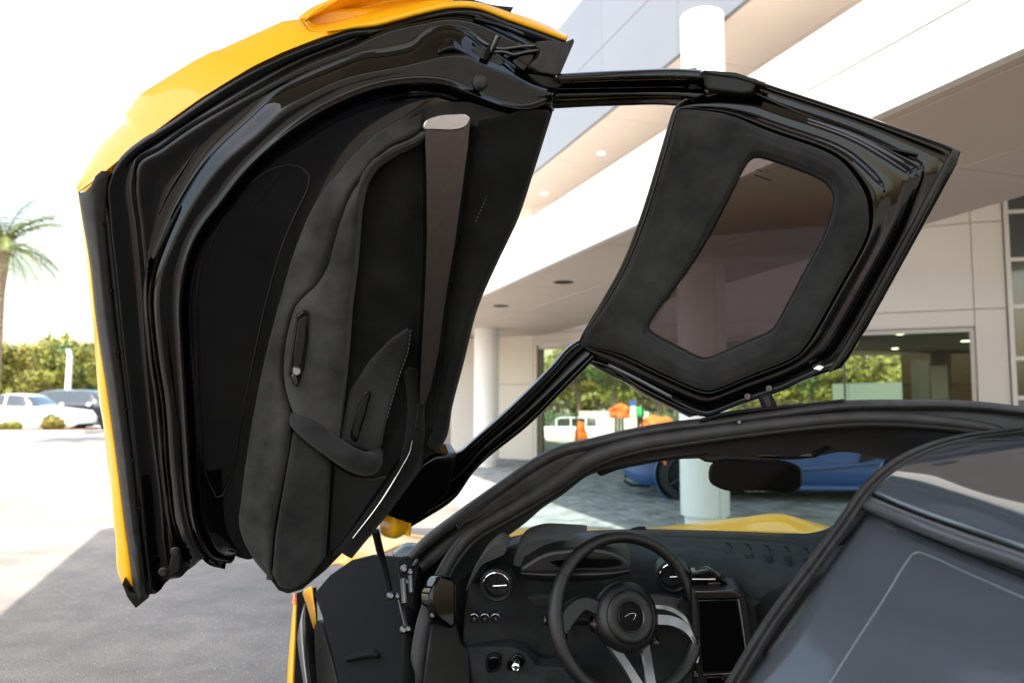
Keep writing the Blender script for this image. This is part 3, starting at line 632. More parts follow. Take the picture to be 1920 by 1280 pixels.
# ---- roof part: glossy frame, suede ring, tinted pane
OUTB = [(1270, 196), (1300, 178), (1345, 168), (1422, 150), (1440, 158), (1530, 187), (1620, 217), (1710, 248), (1790, 276), (1806, 287), (1780, 335), (1745, 400), (1690, 500), (1635, 600), (1580, 692), (1553, 697), (1510, 712), (1460, 736), (1400, 754), (1335, 780), (1318, 783), (1289, 772), (1200, 730), (1107, 686), (1090, 665), (1083, 645), (1127, 572), (1171, 494), (1207, 397), (1242, 280), (1262, 212)]
RING = [(1270, 203), (1325, 208), (1370, 215), (1438, 246), (1542, 280), (1581, 303), (1610, 340), (1626, 371), (1630, 407), (1629, 428), (1617, 462), (1572, 541), (1516, 642), (1490, 672), (1399, 706), (1345, 730), (1325, 733), (1305, 728), (1242, 700), (1164, 661), (1092, 647), (1086, 640), (1136, 571), (1180, 492), (1216, 397), (1250, 282), (1268, 212)]
HOLE = [(1426, 290), (1480, 308), (1529, 327), (1553, 341), (1566, 361), (1567, 382), (1551, 438), (1529, 479), (1490, 552), (1458, 612), (1445, 626), (1390, 648), (1333, 673), (1320, 676), (1307, 673), (1260, 648), (1217, 626), (1211, 617), (1214, 606), (1250, 556), (1294, 497), (1345, 405), (1398, 304), (1410, 292)]
NB = 160
def align(a, b, n):   # resample two closed outlines so that equal indices lie on equal bearings from the pane centre
    c = np.array([1400, 470.]); ang = np.linspace(0, 2*math.pi, n, endpoint=False); out = []
    for poly in (a, b):
        q = chai(poly); q = np.vstack([q, q[:1]]); dl = np.r_[0, np.cumsum(np.linalg.norm(np.diff(q, axis=0), axis=1))]
        uu = np.linspace(0, dl[-1], 3000, endpoint=False); q = np.c_[np.interp(uu, dl, q[:, 0]), np.interp(uu, dl, q[:, 1])]; th = np.arctan2(q[:, 1]-c[1], q[:, 0]-c[0]) % (2*math.pi)
        o_ = np.argsort(th); th, q = th[o_], q[o_]
        idx = np.searchsorted(th, ang) % len(th); out.append(q[idx])
    return out
ao, ar = align(OUTB, RING, NB); _, ah = align(OUTB, HOLE, NB)
def mixp(a, b, k): return [tuple(p) for p in a*(1-k)+b*k]
def inset_(a, b, px):     # move outline a towards b by px pixels
    d = b-a; l = np.linalg.norm(d, axis=1)[:, None]+1e-6; return [tuple(p) for p in a+d/l*np.minimum(px, l*.9)]
def ringloft(name, m_, parent, rails, sub=3, th=.005):
    n = len(rails[0][0]); V, Fc = [], []; rr = []
    for (p0, h0), (p1, h1) in zip(rails[:-1], rails[1:]):
        for j in range(sub):
            k = j/sub; rr.append((np.array(p0)*(1-k)+np.array(p1)*k, h0+(h1-h0)*(3*k*k-2*k**3)))
    rr.append((np.array(rails[-1][0]), rails[-1][1]))
    for p, h in rr: V += [DB(x, y, h) for x, y in p]
    for i in range(len(rr)-1):
        for j in range(n): Fc.append((i*n+j, i*n+(j+1) % n, (i+1)*n+(j+1) % n, (i+1)*n+j))
    V = np.array(V); f = Fc[len(Fc)//2]
    if np.cross(V[f[1]]-V[f[0]], V[f[2]]-V[f[0]]) @ (EYE-V[f[0]]) < 0: Fc = [f[::-1] for f in Fc]
    o = mesh(name, V, Fc, m_, parent); return solid(o, th)
ringloft('roof_frame', M['gloss'], door, [(ao, -.05), (inset_(ao, ar, 1), .004), (mixp(ao, ar, .10), .008), (mixp(ao, ar, .16), .001), (mixp(ao, ar, .36), .003), (mixp(ao, ar, .42), .010), (mixp(ao, ar, .50), .018), (mixp(ao, ar, .56), .024),
     (mixp(ao, ar, .78), .025), (mixp(ao, ar, .84), .032), (mixp(ao, ar, .92), .034), (ar, .026), (inset_(ar, ah, 6), .01)])
ringloft('roof_lining', M['suede'], door, [(ar, .026), (inset_(ar, ah, 3), .040), (inset_(ar, ah, 12), .050), (mixp(ar, ah, .5), .056), (inset_(ah, ar, 10), .050), (inset_(ah, ar, 3), .040), (ah, .028)], 4)
ringloft('pane_gasket', M['rubber_d'], door, [(inset_(ah, ar, 3), .034), (inset_(ah, ar, -3), .030), (inset_(ah, ar, -6), .012)], 1)
pane = prism('roof_pane', M['tint'], door, DB, [tuple(p) for p in ah], .014, .018, 0)
for i, (x, y, l) in enumerate(((1418, 317, 12), (1414, 327, 26), (1424, 331, 22), (1436, 317, 5))):
    prism('etched_mark', M['satin'], pane, DB, [(x, y), (x+l, y+l*.3), (x+l, y+l*.3+2.2), (x, y+2.2)], .0175, .0186, 0)
def ringline(k0, pts, h0, r0, m_='gloss', nm='roof_bead'):
    tube(nm, M[m_], door, [DB(x, y, h0) for x, y in crom(pts, 40)], r0, 8)
ringline(0, [(1412, 172), (1464, 197), (1568, 240), (1604, 258), (1660, 276), (1722, 291)], .006, .0032)
# edge seal along the roof's inner edge
SE = [(1800, 284), (1780, 322), (1745, 385), (1690, 485), (1635, 586), (1575, 690)]
SI = [(1776, 290), (1752, 335), (1704, 430), (1650, 530), (1600, 620), (1552, 694)]
loft('roof_seal', M['rubber'], door, DB, [(SI, -.01), (off(SI, -3), .016), (off(SE, 7), .018), (off(SE, 2), .002), (off(SE, -3), -.03)], nu=40, sub=3)
prism('seal_tab', M['chrome'], door, DB, [(1523, 692), (1535, 683), (1546, 688), (1538, 696)], .0, .014, .002)
# roof outer skin (dark glass and paint seen from other sides)
prism('roof_skin', M['roofglass'], door, DB, [tuple(p) for p in inset_(ao, ar, 3)], -.07, -.045, .006, hole=[tuple(p) for p in inset_(ah, ar, 8)])
# lower channel of the roof part and the arm down to the hinge
loft('roof_gutter', M['gloss'], door, DB, [([(1098, 664), (1130, 676), (1200, 716), (1310, 774)], .0), ([(1104, 676), (1132, 684), (1200, 726), (1306, 778)], .012), ([(1108, 684), (1134, 690), (1200, 733), (1300, 780)], .0), ([(1110, 688), (1140, 698), (1200, 738), (1292, 782)], -.03)], nu=30, sub=3)
loft('gutter_strip', M['trimgrey'], door, DB, [([(1140, 681), (1180, 700), (1260, 742)], .014), ([(1138, 686), (1180, 707), (1258, 748)], .012)], nu=20, sub=1, th=.003)
class Arm:
    def __call__(s, px, py, h=0):
        k = sstep(820, 1120, px); a = P(px, py, 2.10)-AY*h; b = P(px, py, 1.99)-AY*h; return a*(1-k)+b*k
ARM = Arm()
AU = [(806, 862), (820, 857), (866, 842), (878, 831), (948, 769), (1032, 686), (1067, 648), (1085, 636)]
AL = [(770, 990), (800, 972), (852, 936), (889, 885), (993, 796), (1067, 722), (1103, 686), (1120, 668)]
am = lambda k: [((a[0]*(1-k)+b[0]*k), (a[1]*(1-k)+b[1]*k)) for a, b in zip(crom(AU, 24), crom(AL, 24))]
loft('window_arm', M['gloss'], door, ARM, [(AU, -.02), (off(AU, 3), .010), (off(AU, 9), .014), (am(.26), .004), (am(.34), .012), (am(.44), .0), (am(.75), .002), (am(.85), .010), (am(.97), .004), (AL, -.03)], nu=70, sub=3)
# hinge end of the door with the wing mirror
prism('hinge_cover', M['gloss'], door, DA, [(790, 868), (816, 852), (860, 850), (840, 930), (775, 985), (745, 975), (720, 965)], -.10, -.01, .01)
mr = loft('wing_mirror', M['yellow'], door, DEP, [[(712, 946, 2.12), (730, 942, 2.05), (758, 945, 2.08)], [(713, 968, 2.08), (732, 972, 2.02), (762, 966, 2.05)], [(712, 996, 2.10), (735, 1003, 2.03), (765, 990, 2.08)], [(722, 1006, 2.16), (742, 1009, 2.12), (762, 1000, 2.16)]], nu=16, sub=5)
tube('mirror_stalk', M['yellow'], door, [P(768, 935, 2.09), P(768, 955, 2.09), P(766, 985, 2.10), P(764, 1002, 2.10)], .009, 10)
# ---- gas strut and hinge
hg = prism('door_hinge', M['satin'], car, Plane((700, 1000, 2.25), (800, 1000, 2.2), (760, 1200, 2.05)), [(742, 1050), (764, 1040), (785, 1060), (778, 1110), (772, 1160), (766, 1200), (752, 1196), (746, 1150), (750, 1100)], -.03, .0, .004)
tube('gas_strut', M['satin'], hg, [P(704, 995, 2.08), P(712, 1030, 2.1), P(722, 1065, 2.12), P(732, 1112, 2.1)], [.011, .011, .0085, .0085], 12)
for x, y, d, q in ((733, 1116, 2.09, .012), (746, 1117, 2.08, .009), (758, 1066, 2.1, .012), (770, 1072, 2.08, .009), (762, 1090, 2.07, .011), (757, 1180, 1.98, .011), (766, 1178, 1.98, .009)):
    lathe('hinge_bolt', M['steel'], hg, P(x, y, d), EYE-P(x, y, d), [(0, q), (q*.6, q*.9), (q, q*.2), (q, -q), (0, -q)], 14)
for a, b, q in (((750, 1124, 2.06), (762, 1176, 2.0), .006), ((757, 1084, 2.07), (760, 1130, 2.04), .010), ((770, 1078, 2.06), (772, 1110, 2.04), .008), ((776, 1062, 2.1), (783, 1050, 2.12), .006)):
    tube('hinge_link', M['steel'], hg, [P(*a), P(*b)], q, 10)
# top hinge on the windscreen header
th_ = prism('top_hinge', M['satin'], car, Plane((1420, 740, 1.80), (1480, 740, 1.78), (1450, 790, 1.78)), [(1421, 740), (1444, 731), (1458, 762), (1462, 784), (1436, 790), (1432, 768)], -.03, .004, .004)
prism('hinge_web', M['rubber_d'], th_, Plane((1420, 740, 1.80), (1480, 740, 1.78), (1450, 790, 1.78)), [(1428, 744), (1442, 739), (1452, 772), (1440, 774)], .0, .010, .003)
for x, y in ((1403, 742), (1443, 727)):
    lathe('hinge_bolt', M['steel'], th_, DB(x, y, .0), DB.n, [(0, .006), (.003, .006), (.004, .012), (.007, .012), (.0085, .002), (.0085, -.005), (0, -.005)], 16)
# ---- windscreen frame
H0 = [(757, 1047, 2.25), (792, 1010, 2.2), (850, 965, 2.14), (935, 905, 2.05), (1004, 858, 1.98), (1051, 835, 1.94), (1100, 824, 1.90), (1180, 805, 1.86), (1272, 790, 1.82), (1312, 786, 1.80), (1425, 771, 1.76), (1581, 752, 1.70), (1694, 750, 1.67), (1813, 752, 1.62), (1920, 763, 1.57), (2020, 778, 1.53)]
def dd(l, dy, dz, dx=0): return [(x+dx, y+dy, d+dz) for x, y, d in l]
hd = loft('windscreen_frame', M['rubber'], car, DEP, [dd(H0, -1, .16), dd(H0, 0, .05), H0, dd(H0, 4, -.012, 2), dd(H0, 10, -.018, 5), dd(H0, 16, -.012, 8), dd(H0, 20, .01, 10)], nu=110, sub=3, th=.01)
# ribbed channel between frame and seal
loft('pillar_channel', M['rubber_d'], car, DEP, [[(768, 1055, 2.27), (815, 1012, 2.2), (880, 964, 2.14), (960, 908, 2.07), (1010, 878, 2.02)], [(778, 1085, 2.2), (830, 1040, 2.14), (890, 985, 2.10), (970, 935, 2.05), (1030, 897, 2.0)]], nu=30, sub=2)
for k in range(34):
    u = k/33; a = np.array([858, 985, 2.125])*(1-u)+np.array([985, 893, 2.02])*u; a[1] -= 9*math.sin(u*3.1)
    tube('channel_rib', M['rubber'], hd, [P(a[0]-3, a[1]-5, a[2]), P(a[0]+3, a[1]+6, a[2]-.01)], .0022, 6)
loft('frame_bridge', M['rubber'], car, DEP, [dd(H0[2:], 17, .0, 9), [(893, 992, 2.12), (970, 945, 2.06), (1040, 902, 1.98), (1104, 858, 1.91), (1180, 832, 1.86), (1300, 812, 1.81), (1412, 797, 1.77), (1520, 786, 1.72), (1610, 780, 1.69), (1700, 782, 1.66), (1780, 790, 1.63), (1850, 800, 1.60), (1890, 812, 1.575), (1950, 818, 1.56), (2020, 822, 1.54)]], nu=60, sub=3, th=.008)
prism('pillar_trim', M['leather'], car, Plane((840, 1060, 2.2), (900, 1020, 2.26), (830, 1250, 2.12)), [(815, 1110), (838, 1066), (885, 1010), (935, 1000), (915, 1060), (895, 1110), (895, 1330), (780, 1330), (796, 1180)], -.03, .0, .008)
# main door seal: a fat rubber tube round the opening
T1 = [(776, 1300, 1.93), (783, 1235, 1.95), (791, 1180, 1.97), (808, 1122, 2.02), (826, 1080, 2.05), (853, 1034, 2.09), (890, 995, 2.10), (970, 949, 2.04), (1040, 906, 1.97), (1104, 862, 1.90), (1180, 835, 1.85), (1300, 815, 1.80), (1412, 800, 1.755), (1520, 788, 1.71), (1610, 782, 1.68), (1700, 784, 1.65), (1780, 791, 1.62), (1840, 799, 1.60), (1876, 806, 1.58), (1888, 813, 1.56)]
tube('door_seal', M['rubber'], car, [P(*q) for q in T1], [.019]*4+[.017]*4+[.021, .021, .018, .016, .0155, .0135, .012, .0115, .011, .0105, .0085, .004], 18, 150)
T2 = [(x+9, y+13, d-.004) for x, y, d in T1[3:-2]]
tube('seal_lip', M['rubber_d'], car, [P(*q) for q in T2], .008, 12, 110)
# lining from the seal to the windscreen edge
H3 = [(826, 1110, 2.05), (842, 1074, 2.07), (868, 1034, 2.10), (904, 1003, 2.11), (985, 958, 2.06), (1052, 916, 1.98), (1112, 874, 1.91), (1180, 848, 1.86), (1300, 828, 1.81), (1412, 812, 1.765), (1520, 800, 1.72), (1610, 793, 1.69), (1700, 796, 1.66), (1780, 803, 1.63), (1850, 812, 1.60), (1886, 818, 1.58)]
H4 = [(878, 1080, 2.22), (905, 1048, 2.26), (940, 1012, 2.32), (985, 978, 2.30), (1020, 948, 2.26), (1051, 928, 2.2), (1117, 884, 2.08), (1147, 880, 2.02), (1200, 870, 1.98), (1256, 860, 1.95), (1312, 857, 1.92), (1400, 857, 1.88), (1506, 858, 1.84), (1578, 845, 1.82), (1684, 862, 1.75), (1790, 850, 1.66), (1880, 832, 1.60)]
mid34 = [tuple((np.array(a)+np.array(b))/2+np.array([0, 0, -.03])) for a, b in zip(crom(H3, 30), crom(H4, 30))]
loft('header_lining', M['suede_d'], car, DEP, [H3, mid34, H4, dd(H4, 2, .06)], nu=110, sub=4)
loft('header_lip', M['rubber_d'], car, DEP, [[(1119, 884, 2.0), (1160, 862, 1.94), (1260, 842, 1.88), (1330, 838, 1.85)], [(1122, 890, 1.99), (1165, 876, 1.93), (1260, 857, 1.87), (1330, 852, 1.85)]], nu=40, sub=2, th=.012)
# header cover plate near the top hinge
loft('header_cover', M['plastic'], car, DEP, [[(1312, 794, 1.79), (1340, 786, 1.78), (1420, 773, 1.76), (1500, 766, 1.74), (1582, 755, 1.705)], [(1312, 789, 1.775), (1340, 780, 1.765), (1420, 768, 1.745), (1500, 760, 1.72), (1582, 751, 1.69)], [(1314, 784, 1.80), (1340, 776, 1.79), (1420, 764, 1.77), (1500, 757, 1.74), (1584, 748, 1.71)]], nu=40, sub=3)
lathe('hinge_bolt', M['steel'], hd, P(1386, 791, 1.755), EYE-P(1386, 791, 1.755), [(0, .004), (.004, .004), (.006, 0), (0, 0)], 10)
# windscreen
WB = [(900, 1056, 2.30), (950, 1006, 2.42), (1000, 1000, 2.47), (1100, 995, 2.52), (1200, 993, 2.52), (1300, 994, 2.50), (1400, 997, 2.42), (1480, 1000, 2.32), (1560, 990, 2.16), (1640, 960, 2.0), (1700, 930, 1.9)]
WT = [(868, 1030, 2.2), (950, 960, 2.2), (1010, 905, 2.12), (1090, 850, 2.04), (1180, 822, 1.96), (1300, 805, 1.91), (1412, 792, 1.86), (1520, 781, 1.82), (1620, 775, 1.78), (1720, 778, 1.74), (1860, 790, 1.69)]
loft('windscreen', M['wind'], car, DEP, [WB, [tuple((np.array(a)+np.array(b))/2+np.array([0, 0, .02])) for a, b in zip(crom(WB, 20), crom(WT, 20))], WT], nu=50, sub=6, th=0)
# cowl and wiper
cw = loft('cowl', M['satin'], car, DEP, [[(930, 1010, 2.42), (1000, 999, 2.52), (1100, 994, 2.58), (1200, 991, 2.60), (1300, 993, 2.58), (1400, 996, 2.50), (1480, 999, 2.40), (1548, 996, 2.26), (1600, 972, 2.1)],
     [(915, 1030, 2.34), (1000, 1006, 2.44), (1100, 1001, 2.48), (1200, 999, 2.48), (1300, 1001, 2.46), (1400, 1004, 2.38), (1480, 1007, 2.28), (1555, 1008, 2.12), (1610, 985, 1.98)],
     [(905, 1044, 2.28), (1000, 1012, 2.38), (1100, 1006, 2.42), (1200, 1004, 2.42), (1300, 1007, 2.40), (1400, 1012, 2.32), (1480, 1018, 2.22), (1560, 1025, 2.05), (1615, 1000, 1.92)]], nu=60, sub=3)
tube('wiper', M['satin'], cw, [P(1390, 993, 2.62), P(1430, 991, 2.62), P(1466, 988, 2.6), P(1467, 992, 2.6)], .006, 8)
prism('washer_jet', M['satin'], cw, Plane((1170, 990, 2.58), (1230, 990, 2.58), (1200, 1000, 2.56)), [(1178, 993), (1186, 988), (1200, 985), (1211, 986), (1212, 994)], -.03, .0, .003)
# bonnet and front wings seen through the windscreen
bn_ = loft('bonnet', M['yellow'], car, DEP, [
    [(930, 1012, 2.40), (1000, 1000, 2.53), (1100, 996, 2.62), (1200, 994, 2.64), (1300, 995, 2.62), (1400, 998, 2.52), (1480, 1001, 2.42), (1560, 1002, 2.25)],
    [(900, 1003, 2.50), (970, 994, 2.62), (1060, 993, 2.74), (1200, 993, 2.80), (1300, 987, 2.72), (1400, 981, 2.60), (1470, 980, 2.50), (1555, 993, 2.42)],
    [(880, 1006, 2.95), (960, 997, 3.05), (1060, 996, 3.15), (1200, 996, 3.2), (1300, 990, 3.15), (1400, 986, 3.08), (1470, 985, 3.0), (1560, 998, 2.95)],
    [(860, 1030, 3.3), (960, 1020, 3.4), (1060, 1020, 3.5), (1200, 1022, 3.55), (1300, 1018, 3.5), (1400, 1014, 3.4), (1480, 1012, 3.3), (1570, 1030, 3.2)]], nu=50, sub=5, th=.004)
wg = loft('front_wing', M['yellow'], car, DEP, [
    [(600, 1075, 3.3), (660, 1030, 3.25), (720, 1008, 3.15), (790, 1004, 3.0), (850, 1008, 2.9)],
    [(610, 1062, 3.0), (668, 1012, 2.9), (720, 1004, 2.8), (760, 1000, 2.72), (800, 1006, 2.62), (830, 1010, 2.5)],
    [(640, 1058, 2.75), (672, 1032, 2.66), (718, 1022, 2.6), (752, 1010, 2.55), (790, 1014, 2.45), (815, 1016, 2.4)],
    [(655, 1070, 2.62), (690, 1046, 2.52), (725, 1032, 2.48), (756, 1020, 2.46), (780, 1020, 2.42), (800, 1024, 2.38)]], nu=40, sub=5, th=.004)
loft('wing_liner', M['gloss'], car, DEP, [[(735, 1034, 2.45), (758, 1018, 2.42), (785, 1018, 2.38), (800, 1026, 2.34)], [(740, 1060, 2.4), (760, 1048, 2.36), (780, 1046, 2.3), (790, 1050, 2.26)]], nu=20, sub=3)
# ---- black inner wing panel below the hinge, outer body strip, front wheel
ip = Plane((600, 1120, 2.45), (760, 1060, 2.25), (700, 1280, 1.95))
prism('inner_wing_panel', M['panel'], car, ip, [(586, 1112), (618, 1075), (660, 1046), (700, 1036), (750, 1040), (768, 1056), (766, 1180), (758, 1320), (640, 1320), (622, 1230), (600, 1150)], -.04, .0, .012)
loft('panel_crease', M['panel'], car, ip, [([(644, 1232), (690, 1216), (700, 1214), (712, 1224)], .001), ([(648, 1236), (690, 1228), (700, 1227), (708, 1228)], .012), ([(650, 1240), (690, 1234), (706, 1233)], .002)], nu=20, sub=4)
loft('body_side', M['yellow'], car, DEP, [[(549, 1133, 2.50), (545, 1180, 2.45), (540, 1240, 2.4), (536, 1310, 2.35)], [(554.5, 1132, 2.47), (553, 1180, 2.42), (550, 1240, 2.37), (547, 1310, 2.32)], [(557, 1133, 2.56), (555, 1180, 2.5), (553, 1240, 2.46), (551, 1310, 2.4)]], nu=20, sub=3, th=.004)
loft('rim_blade', M['rim'], car, DEP, [[(557, 1196, 2.62), (559, 1215, 2.6), (564, 1250, 2.56), (572, 1300, 2.5)], [(562, 1165, 2.60), (566, 1205, 2.57), (571, 1250, 2.53), (578, 1300, 2.48)], [(572, 1130, 2.62), (576, 1190, 2.6), (580, 1250, 2.56), (585, 1300, 2.5)]], nu=20, sub=4, th=.004)
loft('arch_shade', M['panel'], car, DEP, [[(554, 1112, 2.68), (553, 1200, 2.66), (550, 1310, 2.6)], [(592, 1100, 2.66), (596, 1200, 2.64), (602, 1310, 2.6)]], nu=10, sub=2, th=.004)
loft('side_marker', M['amber'], car, DEP, [[(548, 1112, 2.53), (547, 1134, 2.50)], [(553, 1111, 2.51), (554, 1133, 2.49)], [(557, 1112, 2.56), (557, 1133, 2.55)]], nu=8, sub=3, th=.004)
loft('wheel_arch', M['yellow'], car, DEP, [[(567, 1112, 2.60), (575, 1135, 2.58), (584, 1165, 2.56), (588, 1178, 2.55)], [(572, 1104, 2.56), (582, 1128, 2.54), (588, 1155, 2.52), (590, 1178, 2.51)], [(584, 1098, 2.54), (586, 1120, 2.52), (590, 1150, 2.5), (591, 1178, 2.5)]], nu=20, sub=3, th=.004)
wc = P(700, 1300, 2.80); wa = RD*math.cos(.25)+HD*math.sin(.25)
fw = lathe('front_wheel', M['tyre'], car, wc, wa, [(.20, -.12), (.30, -.125), (.325, -.10), (.33, 0), (.325, .10), (.30, .125), (.20, .12)], 48)
lathe('rim', M['rim'], fw, wc, wa, [(.0, -.06), (.05, -.06), (.06, -.10), (.17, -.11), (.225, -.128), (.23, -.11), (.20, -.05), (.20, .10)], 48)
for k in range(30):
    a = 2*math.pi*k/30; u_ = np.cross(wa, [0, 0, 1]); u_ /= np.linalg.norm(u_); e = u_*math.cos(a)+np.array([0, 0, 1])*math.sin(a)
    tube('tread_groove', M['rubber'], fw, [wc+e*.330-wa*.09, wc+e*.331+wa*.09], .003, 5)
prism('wheel_liner', M['rubber_d'], car, Plane((600, 1150, 2.50), (640, 1150, 2.42), (620, 1280, 2.35)), [(588, 1160), (600, 1165), (622, 1235), (640, 1310), (596, 1310), (590, 1220)], -.04, .0, .004)
prism('pillar_base', M['leather'], car, Plane((780, 1050, 2.30), (850, 1000, 2.30), (800, 1140, 2.2)), [(752, 1060), (772, 1040), (800, 1022), (860, 985), (868, 1000), (840, 1070), (815, 1130), (795, 1330), (750, 1330)], -.03, .0, .008)
# ---- dash
dtop = loft('dashboard', M['dash'], car, DEP, [
    [(905, 1044, 2.28), (1000, 1012, 2.38), (1100, 1006, 2.42), (1200, 1004, 2.42), (1300, 1007, 2.40), (1400, 1012, 2.32), (1480, 1018, 2.22), (1560, 1025, 2.05), (1620, 1010, 1.9)],
    [(900, 1056, 2.22), (980, 1030, 2.27), (1080, 1024, 2.30), (1200, 1022, 2.30), (1300, 1026, 2.25), (1400, 1034, 2.18), (1480, 1042, 2.1), (1560, 1052, 1.95), (1620, 1040, 1.85)],
    [(888, 1080, 2.12), (970, 1058, 2.17), (1080, 1050, 2.18), (1190, 1050, 2.16), (1270, 1046, 2.10), (1350, 1062, 2.06), (1405, 1085, 2.0), (1470, 1105, 1.92), (1560, 1110, 1.82)],
    [(880, 1100, 2.08), (965, 1080, 2.12), (1080, 1092, 2.12), (1190, 1090, 2.1), (1275, 1064, 2.06), (1350, 1078, 2.02), (1408, 1120, 1.98), (1470, 1135, 1.92), (1560, 1140, 1.80)],
    [(872, 1160, 2.06), (970, 1160, 2.10), (1080, 1170, 2.14), (1190, 1170, 2.12), (1280, 1150, 2.06), (1360, 1160, 2.02), (1420, 1180, 1.98), (1480, 1190, 2.0), (1560, 1190, 1.9)],
    [(868, 1205, 2.06), (960, 1208, 2.09), (1010, 1240, 2.12), (1190, 1250, 2.16), (1280, 1230, 2.08), (1360, 1240, 2.02), (1420, 1250, 1.98), (1480, 1260, 2.0), (1560, 1260, 1.9)],
    [(866, 1320, 2.08), (960, 1320, 2.1), (1010, 1320, 2.14), (1190, 1320, 2.18), (1280, 1320, 2.08), (1360, 1320, 2.02), (1420, 1320, 1.98), (1480, 1320, 2.0), (1560, 1320, 1.9)]], nu=90, sub=4, sharp=(3,), th=.01)
# fan-shaped dark patches on the dash top, shading laid on as darker suede
for k in range(5):
    x0 = 1362+k*36; d0 = 2.195-k*.037
    for y0, y1, sx in ((1016, 1026, 8), (1033, 1080, 16)):
        q = lambda x, y: (x, y+k*2.2, d0-.012-(y-1030)*.0026)
        loft('dash_shading', M['suede_d'], dtop, DEP, [[q(x0-sx*.2, y0), q(x0+sx*.6, (y0+y1)/2), q(x0+sx*1.1, y1)], [q(x0+sx*.9, y0), q(x0+sx*1.1, (y0+y1)/2), q(x0+sx*1.5, y1)]], nu=10, sub=2, th=.003)
DP = Plane((870, 1100, 2.04), (1400, 1100, 1.95), (1100, 1280, 2.02))
prism('vent_hood', M['suede_l'], dtop, DP, [(874, 1108), (880, 1085), (893, 1062), (913, 1034), (938, 1019), (949, 1026), (947, 1036), (930, 1046), (905, 1058), (890, 1078)], -.06, .03, .012, n=40, seg=3)
vc = DP(931, 1097, .03); vn = DP.n
def vent(c, rv, parent):
    o = lathe('air_vent', M['plastic'], parent, c, vn, [(rv*1.35, -.05), (rv*1.30, .0), (rv*1.16, .004), (rv*1.08, .002), (rv*.98, -.02), (0, -.022)], 40)
    lathe('vent_ring', M['chrome'], o, c, vn, [(rv*1.0, .0), (rv*1.04, .004), (rv*1.08, .003), (rv*1.08, -.003), (rv, -.003)], 40, True)
    ux = np.cross([0, 0, 1], vn); ux /= np.linalg.norm(ux); uz = np.cross(vn, ux)
    tube('vent_vane', M['satin'], o, [c-uz*rv*.95-vn*.004, c+uz*rv*.95-vn*.004], .0022, 6)
    tube('vent_vane', M['satin'], o, [c-ux*rv*.95-vn*.006, c+ux*rv*.95-vn*.006], .003, 6)
    tube('vent_tab', M['white_trim'], o, [c-ux*rv*.25+vn*.004, c+ux*rv*.82+uz*rv*.1+vn*.004], .0026, 8)
vent(vc, .0345, dtop); vent(DP(1262, 1080, -.055), .0345, dtop)
for x in (890, 910, 930):
    c = DP(x, 1156, .022); q = .0125
    b_ = lathe('round_button', M['satin'], dtop, c, vn, [(0, .003), (q*.7, .004), (q*.86, .006), (q*.9, 0)], 24)
    lathe('button_ring', M['spoke'], b_, c, vn, [(q*.82, .003), (q*.92, .009), (q*1.05, .008), (q*1.1, -.006), (q*.82, -.006)], 24, True)
    lathe('button_mark', M['chrome'], b_, c-np.array([0, 0, .002]), vn, [(0, .0062), (.0035, .006), (.0035, .003), (0, .003)], 10)
prism('dash_slot', M['rubber_d'], dtop, DP, [(988, 1119), (1036, 1119), (1030, 1136), (1004, 1137)], -.01, .012, .002)
prism('lower_panel', M['dash'], dtop, DP, [(866, 1213), (955, 1213), (985, 1225), (1004, 1246), (1010, 1250), (1090, 1252), (1090, 1320), (866, 1320)], -.05, .006, .006)
sw = prism('lock_switch', M['satin'], dtop, DP, [(912, 1232), (922, 1225), (936, 1227), (938, 1246), (930, 1258), (914, 1260), (911, 1250)], .0, .016, .004, n=30)
prism('lock_switch_cap', M['gloss'], sw, DP, [(916, 1234), (924, 1230), (934, 1231), (935, 1245), (928, 1254), (917, 1256), (915, 1248)], .01, .02, .004, n=24)
ks = prism('ignition_plate', M['gloss'], dtop, DP, [(950, 1246), (958, 1233), (968, 1226), (980, 1230), (984, 1240), (976, 1252), (962, 1258), (952, 1255)], .0, .014, .004, n=30)
lathe('ignition_knob', M['chrome'], ks, DP(968, 1247, .014), vn, [(0, .010), (.006, .010), (.008, .014), (.012, .012), (.013, 0)], 24)
tube('ignition_key', M['chrome'], ks, [DP(968, 1243, .02), DP(969, 1230, .03)], [.005, .0035], 8)
tube('ignition_key', M['chrome'], ks, [DP(965, 1243, .02), DP(961, 1236, .026)], [.004, .003], 8)
# instrument binnacle
bin_ = prism('instrument_hood', M['leather'], dtop, DP, [(974, 1066), (990, 1054), (1024, 1036), (1060, 1030), (1121, 1028), (1165, 1041), (1182, 1056), (1184, 1068), (1150, 1082), (1110, 1088), (1040, 1090), (985, 1082)], -.08, .05, .010, n=60, seg=3)
prism('instrument_screen', M['screen'], bin_, DP, [(1030, 1052), (1060, 1046), (1120, 1045), (1160, 1048), (1168, 1056), (1150, 1062), (1100, 1064), (1046, 1062)], .03, .0525, .002, n=40)
loft('instrument_lip', M['leather'], bin_, DP, [([(976, 1068), (1020, 1068), (1080, 1066), (1140, 1066), (1182, 1062)], .048), ([(978, 1074), (1020, 1077), (1080, 1077), (1140, 1075), (1182, 1069)], .064), ([(984, 1083), (1020, 1089), (1080, 1090), (1140, 1085), (1178, 1076)], .05)], nu=40, sub=4)
prism('dash_pad', M['suede_l'], dtop, DP, [(963, 1058), (966, 1040), (978, 1024), (1000, 1014), (1060, 1012), (1100, 1016), (1060, 1024), (1020, 1032), (992, 1048), (976, 1062)], -.16, -.02, .012, n=44, seg=3)
